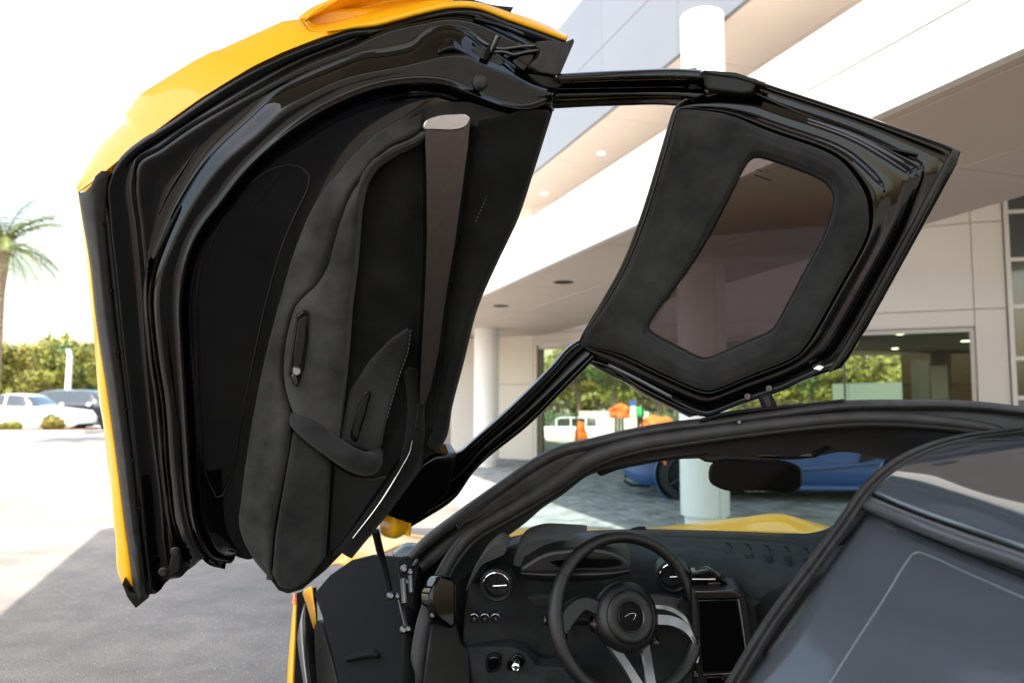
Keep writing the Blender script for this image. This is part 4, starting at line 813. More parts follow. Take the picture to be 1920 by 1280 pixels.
# centre vents and screen
prism('centre_vent', M['screen'], dtop, DP, [(1296, 1074), (1330, 1070), (1356, 1084), (1366, 1098), (1360, 1104), (1296, 1104)], -.03, .010, .003)
tube('vent_tab', M['white_trim'], dtop, [DP(1298, 1085, .012), DP(1341, 1085, .012)], .003, 8)
prism('vent_dial', M['alu'], dtop, DP, [(1328, 1092), (1350, 1091), (1352, 1099), (1328, 1100)], .0, .016, .002)
cs = prism('centre_console', M['plastic'], dtop, DP, [(1296, 1104), (1386, 1106), (1400, 1122), (1418, 1240), (1420, 1330), (1306, 1330)], -.05, .040, .008)
prism('screen_frame', M['alu'], cs, DP, [(1302, 1107), (1378, 1107), (1390, 1116), (1388, 1121), (1304, 1123)], .03, .048, .003)
prism('touch_screen', M['screen'], cs, DP, [(1308, 1124), (1382, 1122), (1399, 1232), (1384, 1258), (1319, 1260)], .03, .045, .003)
tube('screen_edge', M['white_trim'], cs, [DP(x, y, .046) for x, y in ((1384, 1121), (1392, 1172), (1401, 1233), (1396, 1245))], .0028, 8)
tube('screen_edge', M['alu'], cs, [DP(x, y, .046) for x, y in ((1318, 1264), (1386, 1261), (1398, 1245))], .0028, 8)
tube('screen_edge', M['alu'], cs, [DP(x, y, .046) for x, y in ((1306, 1192), (1313, 1240), (1319, 1270))], .0022, 8)
prism('console_switch', M['gloss'], cs, DP, [(1326, 1268), (1356, 1267), (1356, 1282), (1326, 1282)], .03, .046, .002)
lathe('console_dial', M['chrome'], cs, DP(1368, 1278, .046), vn, [(0, .01), (.012, .01), (.014, 0)], 20)
lathe('console_dial', M['chrome'], cs, DP(1305, 1262, .046), vn, [(0, .006), (.006, .006), (.008, 0)], 16)
# left foot-well trim, tweeter box, glove side
prism('kick_panel', M['leather'], car, Plane((810, 1150, 2.0), (870, 1150, 2.06), (830, 1280, 1.98)), [(806, 1165), (856, 1160), (868, 1200), (884, 1215), (886, 1320), (786, 1320)], -.05, .0, .010)
tb = prism('pillar_box', M['gloss'], car, Plane((810, 1100, 1.99), (860, 1100, 2.03), (830, 1180, 1.98)), [(814, 1096), (824, 1078), (850, 1082), (857, 1092), (856, 1170), (846, 1180), (820, 1160), (806, 1132), (806, 1112)], -.04, .02, .010, seg=3)
lathe('box_catch', M['alu'], tb, P(811, 1152, 1.97), EYE-P(811, 1152, 1.97), [(0, .006), (.006, .005), (.008, -.004), (0, -.004)], 12)
prism('passenger_side', M['suede_d'], car, Plane((1420, 1150, 1.95), (1560, 1150, 1.80), (1450, 1280, 1.95)), [(1400, 1130), (1440, 1108), (1520, 1085), (1580, 1060), (1620, 1080), (1600, 1330), (1412, 1330)], -.06, -.02, .02)
rtbox('cabin_floor', M['satin'], car, .05, 1.9, .75, 2.4, .2, .25, .01)
# column stalks
tube('stalk', M['plastic'], dtop, [P(1018, 1162, 2.0), P(1045, 1163, 2.02), P(1100, 1165, 2.05)], [.012, .011, .01], 12)
for k in range(3): lathe('stalk_ring', M['steel'], dtop, P(1019+k*6, 1162, 1.999+k*.004), P(1100, 1165, 2.05)-P(1018, 1162, 2.0), [(.0118, -.002), (.0128, -.001), (.0128, .001), (.0118, .002)], 16)
# ---- steering wheel
sc_ = P(1177, 1153, 1.92)
sn = -HD*math.cos(R(16))+np.array([0, 0, 1])*math.sin(R(16)); sn /= np.linalg.norm(sn)
su = RD.copy(); sv = np.cross(sn, su); sv /= np.linalg.norm(sv)
if sv[2] < 0: sv = -sv
def SW(a, b, c=0): return sc_+su*a+sv*b+sn*c
ring = []
for k in range(97):
    a = 2*math.pi*k/96; rr_ = .197*(1-.05*max(0, -math.sin(a))**6)
    ring.append(SW(rr_*math.cos(a)*1.02, rr_*math.sin(a), .004))
stw = tube('steering_wheel', M['leather'], car, ring, [.0165+.003*abs(math.cos(2*math.pi*k/96))**6 for k in range(97)], 18, None, False)
stw['label'] = 'black leather steering wheel with round centre boss'
lathe('boss', M['leather'], stw, SW(.0, -.004, -.03), sn, [(.055, -.05), (.080, -.02), (.088, .01), (.087, .03), (.078, .043), (.068, .047), (.066, .045), (.064, .048), (.058, .052), (.046, .052), (.038, .047), (0, .045)], 56)
lathe('emblem_ring', M['steel'], stw, SW(.0, -.004, .018), sn, [(.0335, -.002), (.034, .002), (.0355, .003), (.037, .001), (.037, -.003)], 44, True)
lathe('emblem_disc', M['panel'], stw, SW(.0, -.004, .017), sn, [(0, .002), (.030, .002), (.034, 0)], 44)
tube('emblem_mark', M['chrome'], stw, [SW(-.018, -.002, .0200), SW(-.004, .004, .0204), SW(.010, .004, .0204), SW(.0125, .000, .0202), SW(.008, -.008, .0202), SW(.003, -.012, .0200)], [.0003, .0006, .0008, .0007, .0008, .0003], 6, 40)
def spoke(name, m_, pts, wd, parent=stw):      # tapered flat bar through wheel-plane points
    V, Fc = [], []
    q = crom(pts, 16); ww = np.interp(np.linspace(0, 1, 16), np.linspace(0, 1, len(wd)), wd)
    t = np.gradient(q[:, :2], axis=0); t /= np.linalg.norm(t, axis=1)[:, None]
    for i in range(16):
        nx, ny = -t[i][1]*ww[i], t[i][0]*ww[i]; x, y, z = q[i]
        for sx, dz in ((1, -.006), (1, .003), (.7, .010), (-.7, .010), (-1, .003), (-1, -.006)): V.append(SW(x+nx*sx, y+ny*sx, z+dz))
    for i in range(15):
        for j in range(6): Fc.append((i*6+j, (i+1)*6+j, (i+1)*6+(j+1) % 6, i*6+(j+1) % 6))
    Fc += [tuple(range(6)), tuple(range(90, 96))[::-1]]
    return auto_smooth(mesh(name, V, Fc, m_, parent), 30)
spoke('spoke', M['leather'], [(-.07, .02, -.012), (-.12, .038, -.004), (-.165, .012, .0), (-.188, -.02, .002)], [.022, .020, .026, .02])
spoke('spoke', M['leather'], [(.07, .03, -.008), (.12, .02, -.004), (.165, .0, .0), (.188, -.03, .002)], [.016, .022, .028, .02])
spoke('spoke_blade', M['spoke'], [(.075, -.016, -.012), (.12, -.024, .002), (.158, -.048, .008), (.178, -.095, .006), (.172, -.13, .004)], [.017, .017, .016, .010, .004])
spoke('spoke_blade', M['spoke'], [(.070, .016, -.010), (.11, .008, .004), (.15, -.018, .010), (.176, -.055, .008)], [.006, .008, .007, .003])
spoke('spoke_blade', M['satin'], [(.072, .0, -.014), (.12, -.006, -.004), (.16, -.03, .002)], [.014, .014, .008])
spoke('spoke_blade', M['satin'], [(-.17, -.02, .002), (-.176, -.06, .004), (-.165, -.11, .004)], [.008, .007, .003])
spoke('spoke_blade', M['alu'], [(-.078, .006, -.02), (-.088, -.012, -.015), (-.084, -.03, -.02)], [.012, .014, .010])
spoke('spoke_blade', M['spoke'], [(-.05, -.062, -.02), (-.02, -.12, -.006), (.012, -.186, .0)], [.014, .015, .018])
spoke('spoke_blade', M['spoke'], [(.045, -.070, -.02), (.040, -.13, -.006), (.036, -.188, .0)], [.016, .014, .018])
for k, (a, b) in enumerate(((2.55, 2.63), (.70, .78))):
    tube('rim_band', M['satin'], stw, [SW(.2*math.cos(t), .197*math.sin(t), .004) for t in (a, a+.006)], .0185, 18)
prism('stalk_switch', M['steel'], dtop, DP, [(1222, 1204), (1232, 1200), (1238, 1208), (1230, 1214), (1222, 1212)], .02, .05, .003)
prism('paddle', M['satin'], stw, DP, [(1268, 1136), (1279, 1118), (1286, 1140), (1272, 1142)], .10, .108, .002)
# ---- rear-view mirror and overhead console
MP = Plane((1330, 890, 1.86), (1500, 890, 1.80), (1410, 920, 1.83))
mo = [(1333, 872), (1345, 864), (1380, 862), (1420, 864), (1490, 871), (1502, 878), (1505, 895), (1502, 914), (1492, 921), (1440, 920), (1345, 914), (1332, 906), (1328, 892)]
rm = prism('rear_view_mirror', M['rubber_d'], car, MP, mo, -.03, .0, .008, n=60, seg=3)
prism('mirror_pane', M['mirror'], rm, MP, [(x*.955+1416*.045, y*.90+892*.10) for x, y in mo], -.01, .003, .001, n=60)
prism('mirror_buttons', M['rubber_d'], rm, MP, [(1388, 917), (1444, 919), (1436, 925), (1400, 925)], -.02, .002, .003)
for x in (1404, 1417, 1431): lathe('mirror_led', M['alu'], rm, MP(x, 922, .003), MP.n, [(0, .002), (.0025, .001), (.003, -.003), (0, -.003)], 10)
prism('mirror_mount', M['rubber_d'], car, MP, [(1290, 850), (1330, 846), (1400, 850), (1470, 858), (1455, 868), (1380, 866), (1340, 868), (1322, 866), (1308, 858)], -.10, -.03, .01)
oc = prism('overhead_console', M['alu'], car, MP, [(1416, 856), (1440, 846), (1500, 845), (1548, 850), (1528, 858), (1470, 858)], -.05, -.01, .004)
prism('console_lamp', M['satin'], oc, MP, [(1452, 857), (1470, 847), (1508, 848), (1496, 857)], -.02, -.008, .002)
tube('visor_clip', M['satin'], oc, [P(1524, 852, 1.8), P(1546, 840, 1.78), P(1552, 836, 1.77)], [.006, .007, .009], 10)
# ---- roof spine, trim and rear glass beside the opening
rs_ = loft('roof_spine', M['roofglass'], car, DEP, [
    [(1637, 921, 1.37), (1700, 948, 1.28), (1800, 985, 1.15), (1930, 1030, 1.0), (2100, 1095, .86)],
    [(1660, 893, 1.40), (1730, 905, 1.32), (1820, 930, 1.20), (1940, 968, 1.06), (2100, 1015, .92)],
    [(1700, 866, 1.45), (1780, 872, 1.37), (1860, 888, 1.28), (1950, 908, 1.17), (2100, 945, 1.02)],
    [(1770, 838, 1.52), (1850, 834, 1.47), (1940, 834, 1.40), (2020, 840, 1.34), (2150, 860, 1.2)],
    [(1810, 824, 1.57), (1880, 817, 1.56), (1960, 812, 1.54), (2040, 815, 1.5), (2200, 825, 1.4)]], nu=60, sub=6, th=.01)
tr_ = loft('roof_trim', M['trimgrey'], car, DEP, [
    [(1633, 929, 1.37), (1700, 956, 1.28), (1800, 993, 1.15), (1930, 1038, 1.0), (2100, 1104, .86)],
    [(1628, 934, 1.355), (1697, 962, 1.265), (1797, 1000, 1.135), (1930, 1047, .985), (2100, 1116, .845)],
    [(1618, 950, 1.355), (1690, 980, 1.265), (1794, 1020, 1.13), (1930, 1068, .98), (2100, 1140, .84)],
    [(1618, 956, 1.37), (1690, 987, 1.28), (1794, 1028, 1.145), (1930, 1077, .995), (2100, 1150, .855)]], nu=50, sub=3, th=.006)
loft('trim_gap', M['rubber_d'], car, DEP, [[(1626, 955, 1.38), (1700, 984, 1.29), (1800, 1024, 1.155), (1930, 1074, 1.0), (2100, 1146, .865)], [(1630, 962, 1.375), (1700, 994, 1.285), (1800, 1036, 1.15), (1930, 1090, .995), (2100, 1162, .86)]], nu=30, sub=1, th=.006)
loft('trim_gap', M['rubber_d'], car, DEP, [[(1636, 920, 1.378), (1700, 947, 1.288), (1800, 984, 1.158), (1930, 1029, 1.008), (2100, 1094, .868)], [(1634, 930, 1.378), (1700, 957, 1.288), (1800, 994, 1.158), (1930, 1039, 1.008), (2100, 1105, .868)]], nu=30, sub=1, th=.004)
GA = [(1628, 960, 1.372), (1700, 991, 1.28), (1800, 1034, 1.145), (1930, 1088, .99), (2100, 1160, .855)]
GB = [(1560, 1052, 1.30), (1640, 1085, 1.20), (1760, 1135, 1.06), (1920, 1200, .91), (2100, 1280, .78)]
GC = [(1470, 1180, 1.21), (1560, 1215, 1.11), (1690, 1270, .98), (1880, 1350, .83), (2100, 1450, .70)]
GD = [(1380, 1300, 1.13), (1470, 1345, 1.03), (1600, 1405, .90), (1800, 1490, .77), (2100, 1600, .64)]
rg = loft('rear_glass', M['rearglass'], car, DEP, [GA, GB, GC, GD], nu=50, sub=6, th=.006)
from mathutils.bvhtree import BVHTree
GT = BVHTree.FromPolygons([tuple(np.array(v.co)+WL[rg.name]) for v in rg.data.vertices], [tuple(f.vertices) for f in rg.data.polygons])
def on_glass(px, py):
    h_ = GT.ray_cast(Vector(EYE), Vector(ray(px, py)).normalized()); return (np.array(h_[0])-EYE) @ AY if h_[0] else 1.0
fl = [(1553, 1285), (1600, 1210), (1660, 1118), (1704, 1048), (1713, 1037), (1724, 1034), (1740, 1040), (1820, 1076), (1930, 1124)]
frit = tube('glass_line', M['frit'], rg, [P(x, y, on_glass(x, y)-.0005) for x, y in crom(fl, 50)], .0022, 8)
for x, y, l in ((1735, 1176, 5), (1784, 1142, 2), (1690, 1150, 2), (1820, 1140, 3), (1600, 1256, 3)):
    tube('dust_fleck', M['frit'], rg, [P(x, y, on_glass(x, y)-.0004), P(x+1, y-l, on_glass(x+1, y-l)-.0004)], .0005, 5)
# seal along the rear edge of the door opening
ES = [(1372, 1300, 1.13), (1450, 1172, 1.205), (1540, 1050, 1.29), (1600, 968, 1.35), (1632, 922, 1.39), (1680, 878, 1.46), (1760, 838, 1.54), (1820, 822, 1.58), (1888, 813, 1.565), (1925, 808, 1.55)]
loft('rear_opening_seal', M['rubber'], car, DEP, [dd(ES, -9, .04, -20), dd(ES, -8, .0, -18), dd(ES, -7, -.008, -14), dd(ES, -4, -.007, -8), dd(ES, -3, -.003, -6), dd(ES, -2, -.008, -4), dd(ES, 2, -.007, 4), dd(ES, 3, .0, 7), dd(ES, 4, .012, 8)], nu=70, sub=3)
loft('screen_corner', M['satin'], car, DEP, [[(1470, 1000, 2.30), (1520, 998, 2.18), (1556, 988, 2.08), (1590, 955, 1.98), (1625, 905, 1.86), (1650, 880, 1.8)], [(1490, 1030, 2.22), (1545, 1030, 2.08), (1590, 1015, 1.98), (1625, 975, 1.88), (1655, 925, 1.80), (1680, 890, 1.75)]], nu=30, sub=3, th=.006)
# ================================================================== OTHER VEHICLES
def make_car(name, label, group, org, fwd, L, W, paint, st, win, wheels, wr_, rimm, pillars=(), ground=0.0, extra=None):
    """st: stations (x from the nose, shoulder height, roof height, half width factor, roof half-width factor)"""
    fwd = np.array([fwd[0], fwd[1], 0.]); fwd /= np.linalg.norm(fwd); lf = np.array([-fwd[1], fwd[0], 0])
    def W3(x, y, z): return np.array([org[0], org[1], ground])+fwd*(L/2-x)+lf*y+np.array([0, 0, z])
    root = thing(name, label, 'car', W3(L/2, 0, 0), group)
    st = np.array(st, float); n = 120; xs = np.linspace(0, L, n)
    f = [crom(np.c_[st[:, 0], st[:, k]], n*3) for k in (1, 2, 3, 4)]
    g = [np.interp(xs, q[:, 0], q[:, 1]) for q in f]
    rows = []
    for i, x in enumerate(xs):
        sh, rf, wf, rw = (q[i] for q in g); hw = W/2*wf
        zb = .17+.16*(max(0, .35-x)/.35)**2+.12*(max(0, x-L+.35)/.35)**2
        half = [(hw*.90, zb), (hw*.965, zb+.06), (hw*.985, zb+(sh-zb)*.35), (hw*.965, zb+(sh-zb)*.55), (hw*1.0, zb+(sh-zb)*.80), (hw*.975, sh-.035), (hw*.93, sh), (hw*.91, sh+.004),
                (hw*(.91+(rw-.91)*.5), sh+(rf-sh)*.55), (hw*(rw+.03), sh+(rf-sh)*.93), (hw*(rw-.10), rf), (hw*rw*.45, rf+.02)]
        rows.append([(x, y, z) for y, z in half]+[(x, -y, z) for y, z in half[::-1]])
    k = len(rows[0]); V = [W3(*q) for r__ in rows for q in r__]
    bf, wf_ = [], {i: [] for i in range(len(win))}
    for i in range(n-1):
        for j in range(k-1):
            fc = (i*k+j, (i+1)*k+j, (i+1)*k+j+1, i*k+j+1)
            q = [rows[i][j], rows[i+1][j], rows[i+1][j+1], rows[i][j+1]]; cx = sum(a[0] for a in q)/4; cz = sum(a[2] for a in q)/4
            if (j < 4 or j >= k-5) and any((cx-wx)**2+(cz-wr_)**2 < (wr_*1.13)**2 for wx in wheels): continue
            jj = min(j, k-2-j); done = False
            for wi, (a, b, side) in enumerate(win):
                if a < cx < b and ((side and 7 <= jj <= 8) or (not side and jj >= 7)):
                    wf_[wi].append(fc); done = True; break
            if not done: bf.append(fc)
    bf.append(tuple(range(k))); bf.append(tuple(range((n-1)*k, n*k)))
    def sub_mesh(nm, fcs, m_):
        used = sorted({v for f_ in fcs for v in f_}); mp = {v: i for i, v in enumerate(used)}
        o = mesh(nm, [V[v] for v in used], [tuple(mp[v] for v in f_) for f_ in fcs], m_, root)
        bm = bmesh.new(); bm.from_mesh(o.data); bmesh.ops.recalc_face_normals(bm, faces=bm.faces[:]); bm.to_mesh(o.data); bm.free(); return o
    auto_smooth(sub_mesh('body', bf, paint), 50)
    for wi, (a, b, side) in enumerate(win):
        if side:
            for lo in (True, False):
                fs = [f_ for f_ in wf_[wi] if (f_[0] % k < k//2) == lo]
                if fs: sub_mesh('side_window', fs, M['carglass'])
        elif wf_[wi]: sub_mesh('windscreen', wf_[wi], M['carglass'])
    prism_ = [W3(.3, W*.40, .2), W3(L-.3, W*.40, .2), W3(L-.3, -W*.40, .2), W3(.3, -W*.40, .2)]
    mesh('underbody', prism_+[p+np.array([0, 0, .45]) for p in prism_], BF, M['tyre'], root, False)
    for wx in wheels:
        for s_ in (1, -1):
            c = W3(wx, s_*(W/2-.115), wr_)
            t_ = lathe('wheel', M['tyre'], root, c, lf*s_, [(wr_*.62, -.11), (wr_*.9, -.11), (wr_, -.08), (wr_, .06), (wr_*.93, .095), (wr_*.70, .10), (wr_*.66, .07)], 36)
            rim_ = lathe('rim', rimm, t_, c, lf*s_, [(wr_*.70, .095), (wr_*.66, .10), (wr_*.60, .07), (wr_*.56, -.02), (0, -.02)], 36)
            for q in range(10):
                a = 2*math.pi*q/10; e = fwd*math.cos(a)+np.array([0, 0, 1])*math.sin(a)
                tube('spoke', rimm, t_, [c+lf*s_*.075+e*wr_*.10, c+lf*s_*.085+e*wr_*.64], [.022, .014], 6)
            lathe('arch_lip', paint, root, c, lf*s_, [(wr_*1.10, .095), (wr_*1.13, .108), (wr_*1.17, .100), (wr_*1.17, .06), (wr_*1.10, .06)], 48, True)
            lathe('arch_liner', M['tyre'], root, c, lf*s_, [(wr_*1.14, .09), (wr_*1.14, -.16), (0, -.16)], 36)
    if extra: extra(root, W3)
    return root
def ex_blue(root, W3):
    for s_ in (1, -1):
        tube('side_marker', M['amber'], root, [W3(.50, s_*.915, .60), W3(.54, s_*.935, .52), W3(.56, s_*.94, .46)], .02, 8)
        tube('headlight', M['headlamp'], root, [W3(.12, s_*.62, .58), W3(.35, s_*.80, .66), W3(.55, s_*.86, .74)], [.03, .05, .03], 10)
        tube('side_crease', M['carblue'], root, [W3(1.35, s_*.945, .40), W3(2.2, s_*.95, .43), W3(3.1, s_*.955, .52)], .022, 10, 20)
        tube('sill', M['carblue'], root, [W3(1.25, s_*.93, .215), W3(2.2, s_*.95, .20), W3(3.2, s_*.95, .215)], .035, 10, 16)
        tube('splitter', M['satin'], root, [W3(.02, s_*.3, .18), W3(.12, s_*.8, .18), W3(.35, s_*.92, .18)], .02, 8)
        loft_pts = [W3(2.9, s_*.93, .52), W3(3.2, s_*.95, .60), W3(3.15, s_*.94, .76), W3(2.95, s_*.92, .70)]
        mesh('side_intake', loft_pts+[p+np.array([0, 0, .002]) for p in loft_pts], BF, M['tyre'], root, False)
bx = (1262-960)/F*9.6
# blue car: nose to the left of the picture, almost side-on behind the round column
bdir = np.array([-.985, .17, 0]); bdir /= np.linalg.norm(bdir)
front_axle = np.array([(1280-960)/F*9.75, 9.75, 0]); Lb = 4.55
make_car('blue_sports_car', 'low blue sports car parked behind the round column', None, front_axle-bdir*(Lb/2-.80)-np.array([bdir[1], -bdir[0], 0])*(-.83)*1, bdir, Lb, 1.92, M['carblue'],
    [(0, .52, .53, .66, .70), (.2, .64, .655, .88, .72), (.8, .82, .83, .98, .72), (1.5, .84, .87, .97, .66), (2.2, .86, 1.16, .96, .62), (2.9, .88, 1.18, .97, .60), (3.4, .95, 1.07, 1.0, .58), (4.1, .93, .97, .98, .66), (4.45, .84, .86, .9, .7), (4.55, .7, .72, .85, .7)],
    [(1.5, 2.1, False), (2.12, 2.95, True), (3.0, 3.5, False)], (.80, 3.50), .335, M['rimblack'], extra=ex_blue)
ST_SED = [(0, .60, .61, .72, .7), (.2, .74, .75, .90, .7), (1.0, .93, .95, .98, .7), (1.55, .98, 1.02, 1, .68), (2.2, 1.0, 1.44, 1, .70), (2.9, 1.02, 1.50, 1, .70), (3.6, 1.05, 1.38, .99, .68), (4.2, 1.06, 1.12, .97, .68), (4.55, .98, 1.0, .92, .7), (4.7, .75, .76, .85, .7)]
ST_SUV = [(0, .75, .76, .80, .7), (.15, .95, .97, .93, .7), (1.0, 1.08, 1.10, 1, .7), (1.35, 1.12, 1.18, 1, .70), (1.9, 1.14, 1.62, 1, .74), (2.8, 1.15, 1.70, 1, .75), (3.8, 1.15, 1.66, 1, .74), (4.4, 1.15, 1.50, .98, .74), (4.65, 1.10, 1.14, .95, .72), (4.75, .8, .82, .9, .72)]
def ex_mirror(root, W3):
    for s_ in (1, -1):
        tube('door_mirror', M['carwhite'], root, [W3(1.75, s_*.92, 1.02), W3(1.75, s_*1.02, 1.08)], [.05, .09], 10)
        tube('headlight', M['headlamp'], root, [W3(.1, s_*.55, .68), W3(.35, s_*.8, .78)], [.05, .07], 10)
        for x in (2.45, 3.4): tube('door_handle', M['chrome'], root, [W3(x, s_*.925, .92), W3(x+.18, s_*.925, .92)], .015, 6)
cx = lambda px, d: np.array([(px-960)/F*d, d, 0])
make_car('white_coupe', 'white coupe parked behind the low planted kerb', None, cx(62, 30.3), (1, -.04), 4.7, 1.82, M['carwhite'], ST_SED, [(1.55, 2.15, False), (2.15, 2.85, True), (2.92, 3.55, True), (3.6, 4.2, False)], (.92, 3.72), .34, M['rim'], extra=ex_mirror)
make_car('black_suv', 'black estate car parked behind the white coupe by the hedge trees', None, cx(168, 33.5), (1, -.02), 4.75, 1.9, M['carblack'], ST_SUV, [(1.3, 1.85, False), (1.9, 2.7, True), (2.78, 3.6, True), (3.68, 4.3, True), (4.35, 4.66, False)], (.9, 3.75), .36, M['rim'], extra=ex_mirror)
make_car('white_hatchback', 'white hatchback standing in for a reflection in the shop window glass', None, cx(1052, 46), (-1, .1), 4.3, 1.82, M['carwhite'], ST_SUV, [(1.3, 1.85, False), (1.9, 2.7, True), (2.78, 3.6, True), (3.7, 4.25, False)], (.85, 3.4), .35, M['rim'], ground=-1.5, extra=ex_mirror)  # street reflections in the panes, built as cars behind them
make_car('dark_pickup', 'dark car parked beyond the white hatchback behind the glass, standing in for a reflection', None, cx(1010, 58), (-1, .1), 4.7, 1.9, M['carblack'], ST_SUV, [(1.3, 1.85, False), (1.9, 2.7, True), (2.78, 3.6, True), (3.68, 4.3, True)], (.9, 3.75), .36, M['rim'], ground=-1.5)
# ================================================================== VEGETATION
def leaves(name, m_, parent, clumps, n, size, seed, squash=.8):
    rg_ = np.random.RandomState(seed); V, Fc = [], []
    for (cx_, cy_, cz_, rad), cnt in zip(clumps, n):
        d = rg_.normal(size=(cnt, 3)); d /= np.linalg.norm(d, axis=1)[:, None]; rr_ = rad*rg_.uniform(.35, 1.05, cnt)**.6
        p = d*rr_[:, None]*np.array([1, 1, squash])+np.array([cx_, cy_, cz_])
        a = rg_.normal(size=(cnt, 3)); a /= np.linalg.norm(a, axis=1)[:, None]; b = np.cross(a, d); b /= np.linalg.norm(b, axis=1)[:, None]+1e-9
        s_ = size*rg_.uniform(.6, 1.4, cnt)[:, None]; i0 = len(V)
        for q in range(cnt):
            V += [p[q]-a[q]*s_[q], p[q]+b[q]*s_[q]*.5, p[q]+a[q]*s_[q], p[q]-b[q]*s_[q]*.5]
        Fc += [(i0+4*q, i0+4*q+1, i0+4*q+2, i0+4*q+3) for q in range(cnt)]
    return mesh(name, V, Fc, m_, parent, False)
def tree(label, base, h, rad, m_, seed, group, nl=5000, size=.11, kind='shade_tree'):
    rg_ = np.random.RandomState(seed); root = thing(kind, label, 'tree', base, group); base = np.array(base)
    tk = tube('trunk', M['bark'], root, [base-np.array([0, 0, .2]), base+[.05, 0, h*.25], base+[.0, .05, h*.5]], [rad*.09, rad*.065, rad*.045], 10, 12)
    cl = []
    for k in range(16):
        a = rg_.uniform(0, 6.28); q = rad*rg_.uniform(.15, .75); z = h*rg_.uniform(.5, .94)
        c = base+np.array([math.cos(a)*q, math.sin(a)*q, z]); cl.append((*c, rad*rg_.uniform(.26, .46)))
        if k < 7: tube('limb', M['bark'], root, [base+[0, .03, h*.42], (base+[0, 0, h*.45]+c)/2, c], [rad*.035, rad*.022, rad*.008], 6)
    leaves('crown', m_, root, cl, [nl//16]*16, size, seed+1)
    return root
gl = 'trees along the far side of the car park'
for i, (px, d, h, rad, mk, lb) in enumerate(((-30, 44, 4.6, 2.2, 'leaf', 'rounded yellow-green tree behind the white coupe beside the palm'), (42, 46, 4.5, 2.3, 'leaf3', 'yellowish broad tree on brown trunk between palm and light pole'), (100, 43, 4.3, 2.0, 'leaf', 'bright green tree just beside the white light pole'), (150, 45, 4.4, 2.2, 'leaf2', 'darker green tree behind the black estate car'), (205, 42, 4.3, 2.0, 'leaf', 'green tree half hidden by the open yellow door'))):
    tree(lb, cx(px, d), h, rad, M[mk], 40+i, gl)
gs = 'trees standing in for reflections in the shop glass'  # reflected street trees, built as real trees behind the panes
for i, (px, d, h, rad, mk, lb) in enumerate(((1085, 62, 7.6, 3.0, 'leaf3', 'yellowing tree behind the parked white hatchback'), (1150, 56, 8.6, 3.4, 'leaf2', 'large dark green tree above the orange cover on the stand'), (1235, 60, 8.8, 3.6, 'leaf', 'light green tree behind the low spreading orange cover'), (1330, 55, 8.0, 3.4, 'leaf2', 'dark green tree behind the round white column'), (1430, 58, 8.6, 3.4, 'leaf', 'green tree seen just below the upswung roof panel'), (1520, 50, 7.6, 3.0, 'leaf2', 'leafy tree seen beside the inner showroom ceiling'), (1585, 47, 5.6, 2.2, 'leaf', 'small bright tree in front of the pale wall behind the glass'))):
    b = cx(px, d); b[2] = -1.5; tree(lb, b, h, rad, M[mk], 60+i, gs, 5200, .15)
hg_ = tag(leaves('hedge', M['leaf2'], None, [(*(cx(px, 51)+[0, 0, -.55]), 1.3) for px in range(1000, 1620, 22)], [700]*29, .12, 200), 'long clipped green hedge added at the foot of the trees behind the glass', 'hedge')  # added to darken the over-bright ground behind the glass
# walls, covers, shrub and sign beyond the glass, standing in for street reflections
bwall = struct(mesh('boundary_wall', [cx(1560, 44)+[0, 0, -1.6], cx(1760, 38)+[0, 0, -1.6], cx(1760, 38.4)+[0, 0, -1.6], cx(1560, 44.4)+[0, 0, -1.6], cx(1560, 44)+[0, 0, 2.2], cx(1760, 38)+[0, 0, 2.2], cx(1760, 38.4)+[0, 0, 2.2], cx(1560, 44.4)+[0, 0, 2.2]], BF, M['muted'], None, False))
hut = thing('garden_wall', 'low beige rendered wall behind the orange covers', 'wall', cx(1140, 50)+[0, 0, -1.5])
mesh('wall_face', [cx(1085, 50)+[0, 0, -1.5], cx(1215, 48)+[0, 0, -1.5], cx(1215, 48.4)+[0, 0, -1.5], cx(1085, 50.4)+[0, 0, -1.5], cx(1085, 50)+[0, 0, .5], cx(1215, 48)+[0, 0, .5], cx(1215, 48.4)+[0, 0, .5], cx(1085, 50.4)+[0, 0, .5]], BF, M['cream'], hut, False)
def lump(name, label, cat, c, rx, rz, m_, seed, legs=True):
    rt = thing(name, label, cat, (c[0], c[1], -1.5)); bm = bmesh.new(); bmesh.ops.create_icosphere(bm, subdivisions=4, radius=1)
    for v in bm.verts:
        nn = noise.noise(v.co*1.7+Vector((seed, 0, 0)))*.35+noise.noise(v.co*4+Vector((0, seed, 0)))*.14
        v.co *= 1+nn; v.co = Vector((v.co.x*rx, v.co.y*rx*.7, max(v.co.z, -.55)*rz))+Vector(c)
    auto_smooth(from_bm('fabric', bm, m_, rt), 40)
    if legs:
        for s_ in (-.35, 0, .35): tube('leg', M['satin'], rt, [np.array([c[0]+rx*s_, c[1], -1.5]), np.array([c[0]+rx*s_*.8, c[1], c[2]-rz*.2])], .07, 8)
    return rt
lump('orange_cover', 'tall bright orange fabric cover on dark legs behind the shop glass', 'cover', cx(1160, 40)+[0, 0, .55], .6, .46, M['orange'], 3)
lump('orange_cover', 'wide low orange fabric cover beside the pale window edge', 'cover', cx(1232, 38)+[0, 0, .0], .85, .46, M['orange'], 9)
lump('green_cover', 'small bright green cover between the two orange ones', 'cover', cx(1198, 40)+[0, 0, .55], .26, .32, M['green'], 5)
lump('yellow_shrub', 'small orange-yellow shrub next to the white hatchback', 'shrub', cx(1088, 42)+[0, 0, -.7], .34, .7, M['orange'], 12, False)
sg = thing('street_sign', 'white post sign with a blue top panel behind the glass', 'sign', cx(1186, 39)+[0, 0, -1.5])
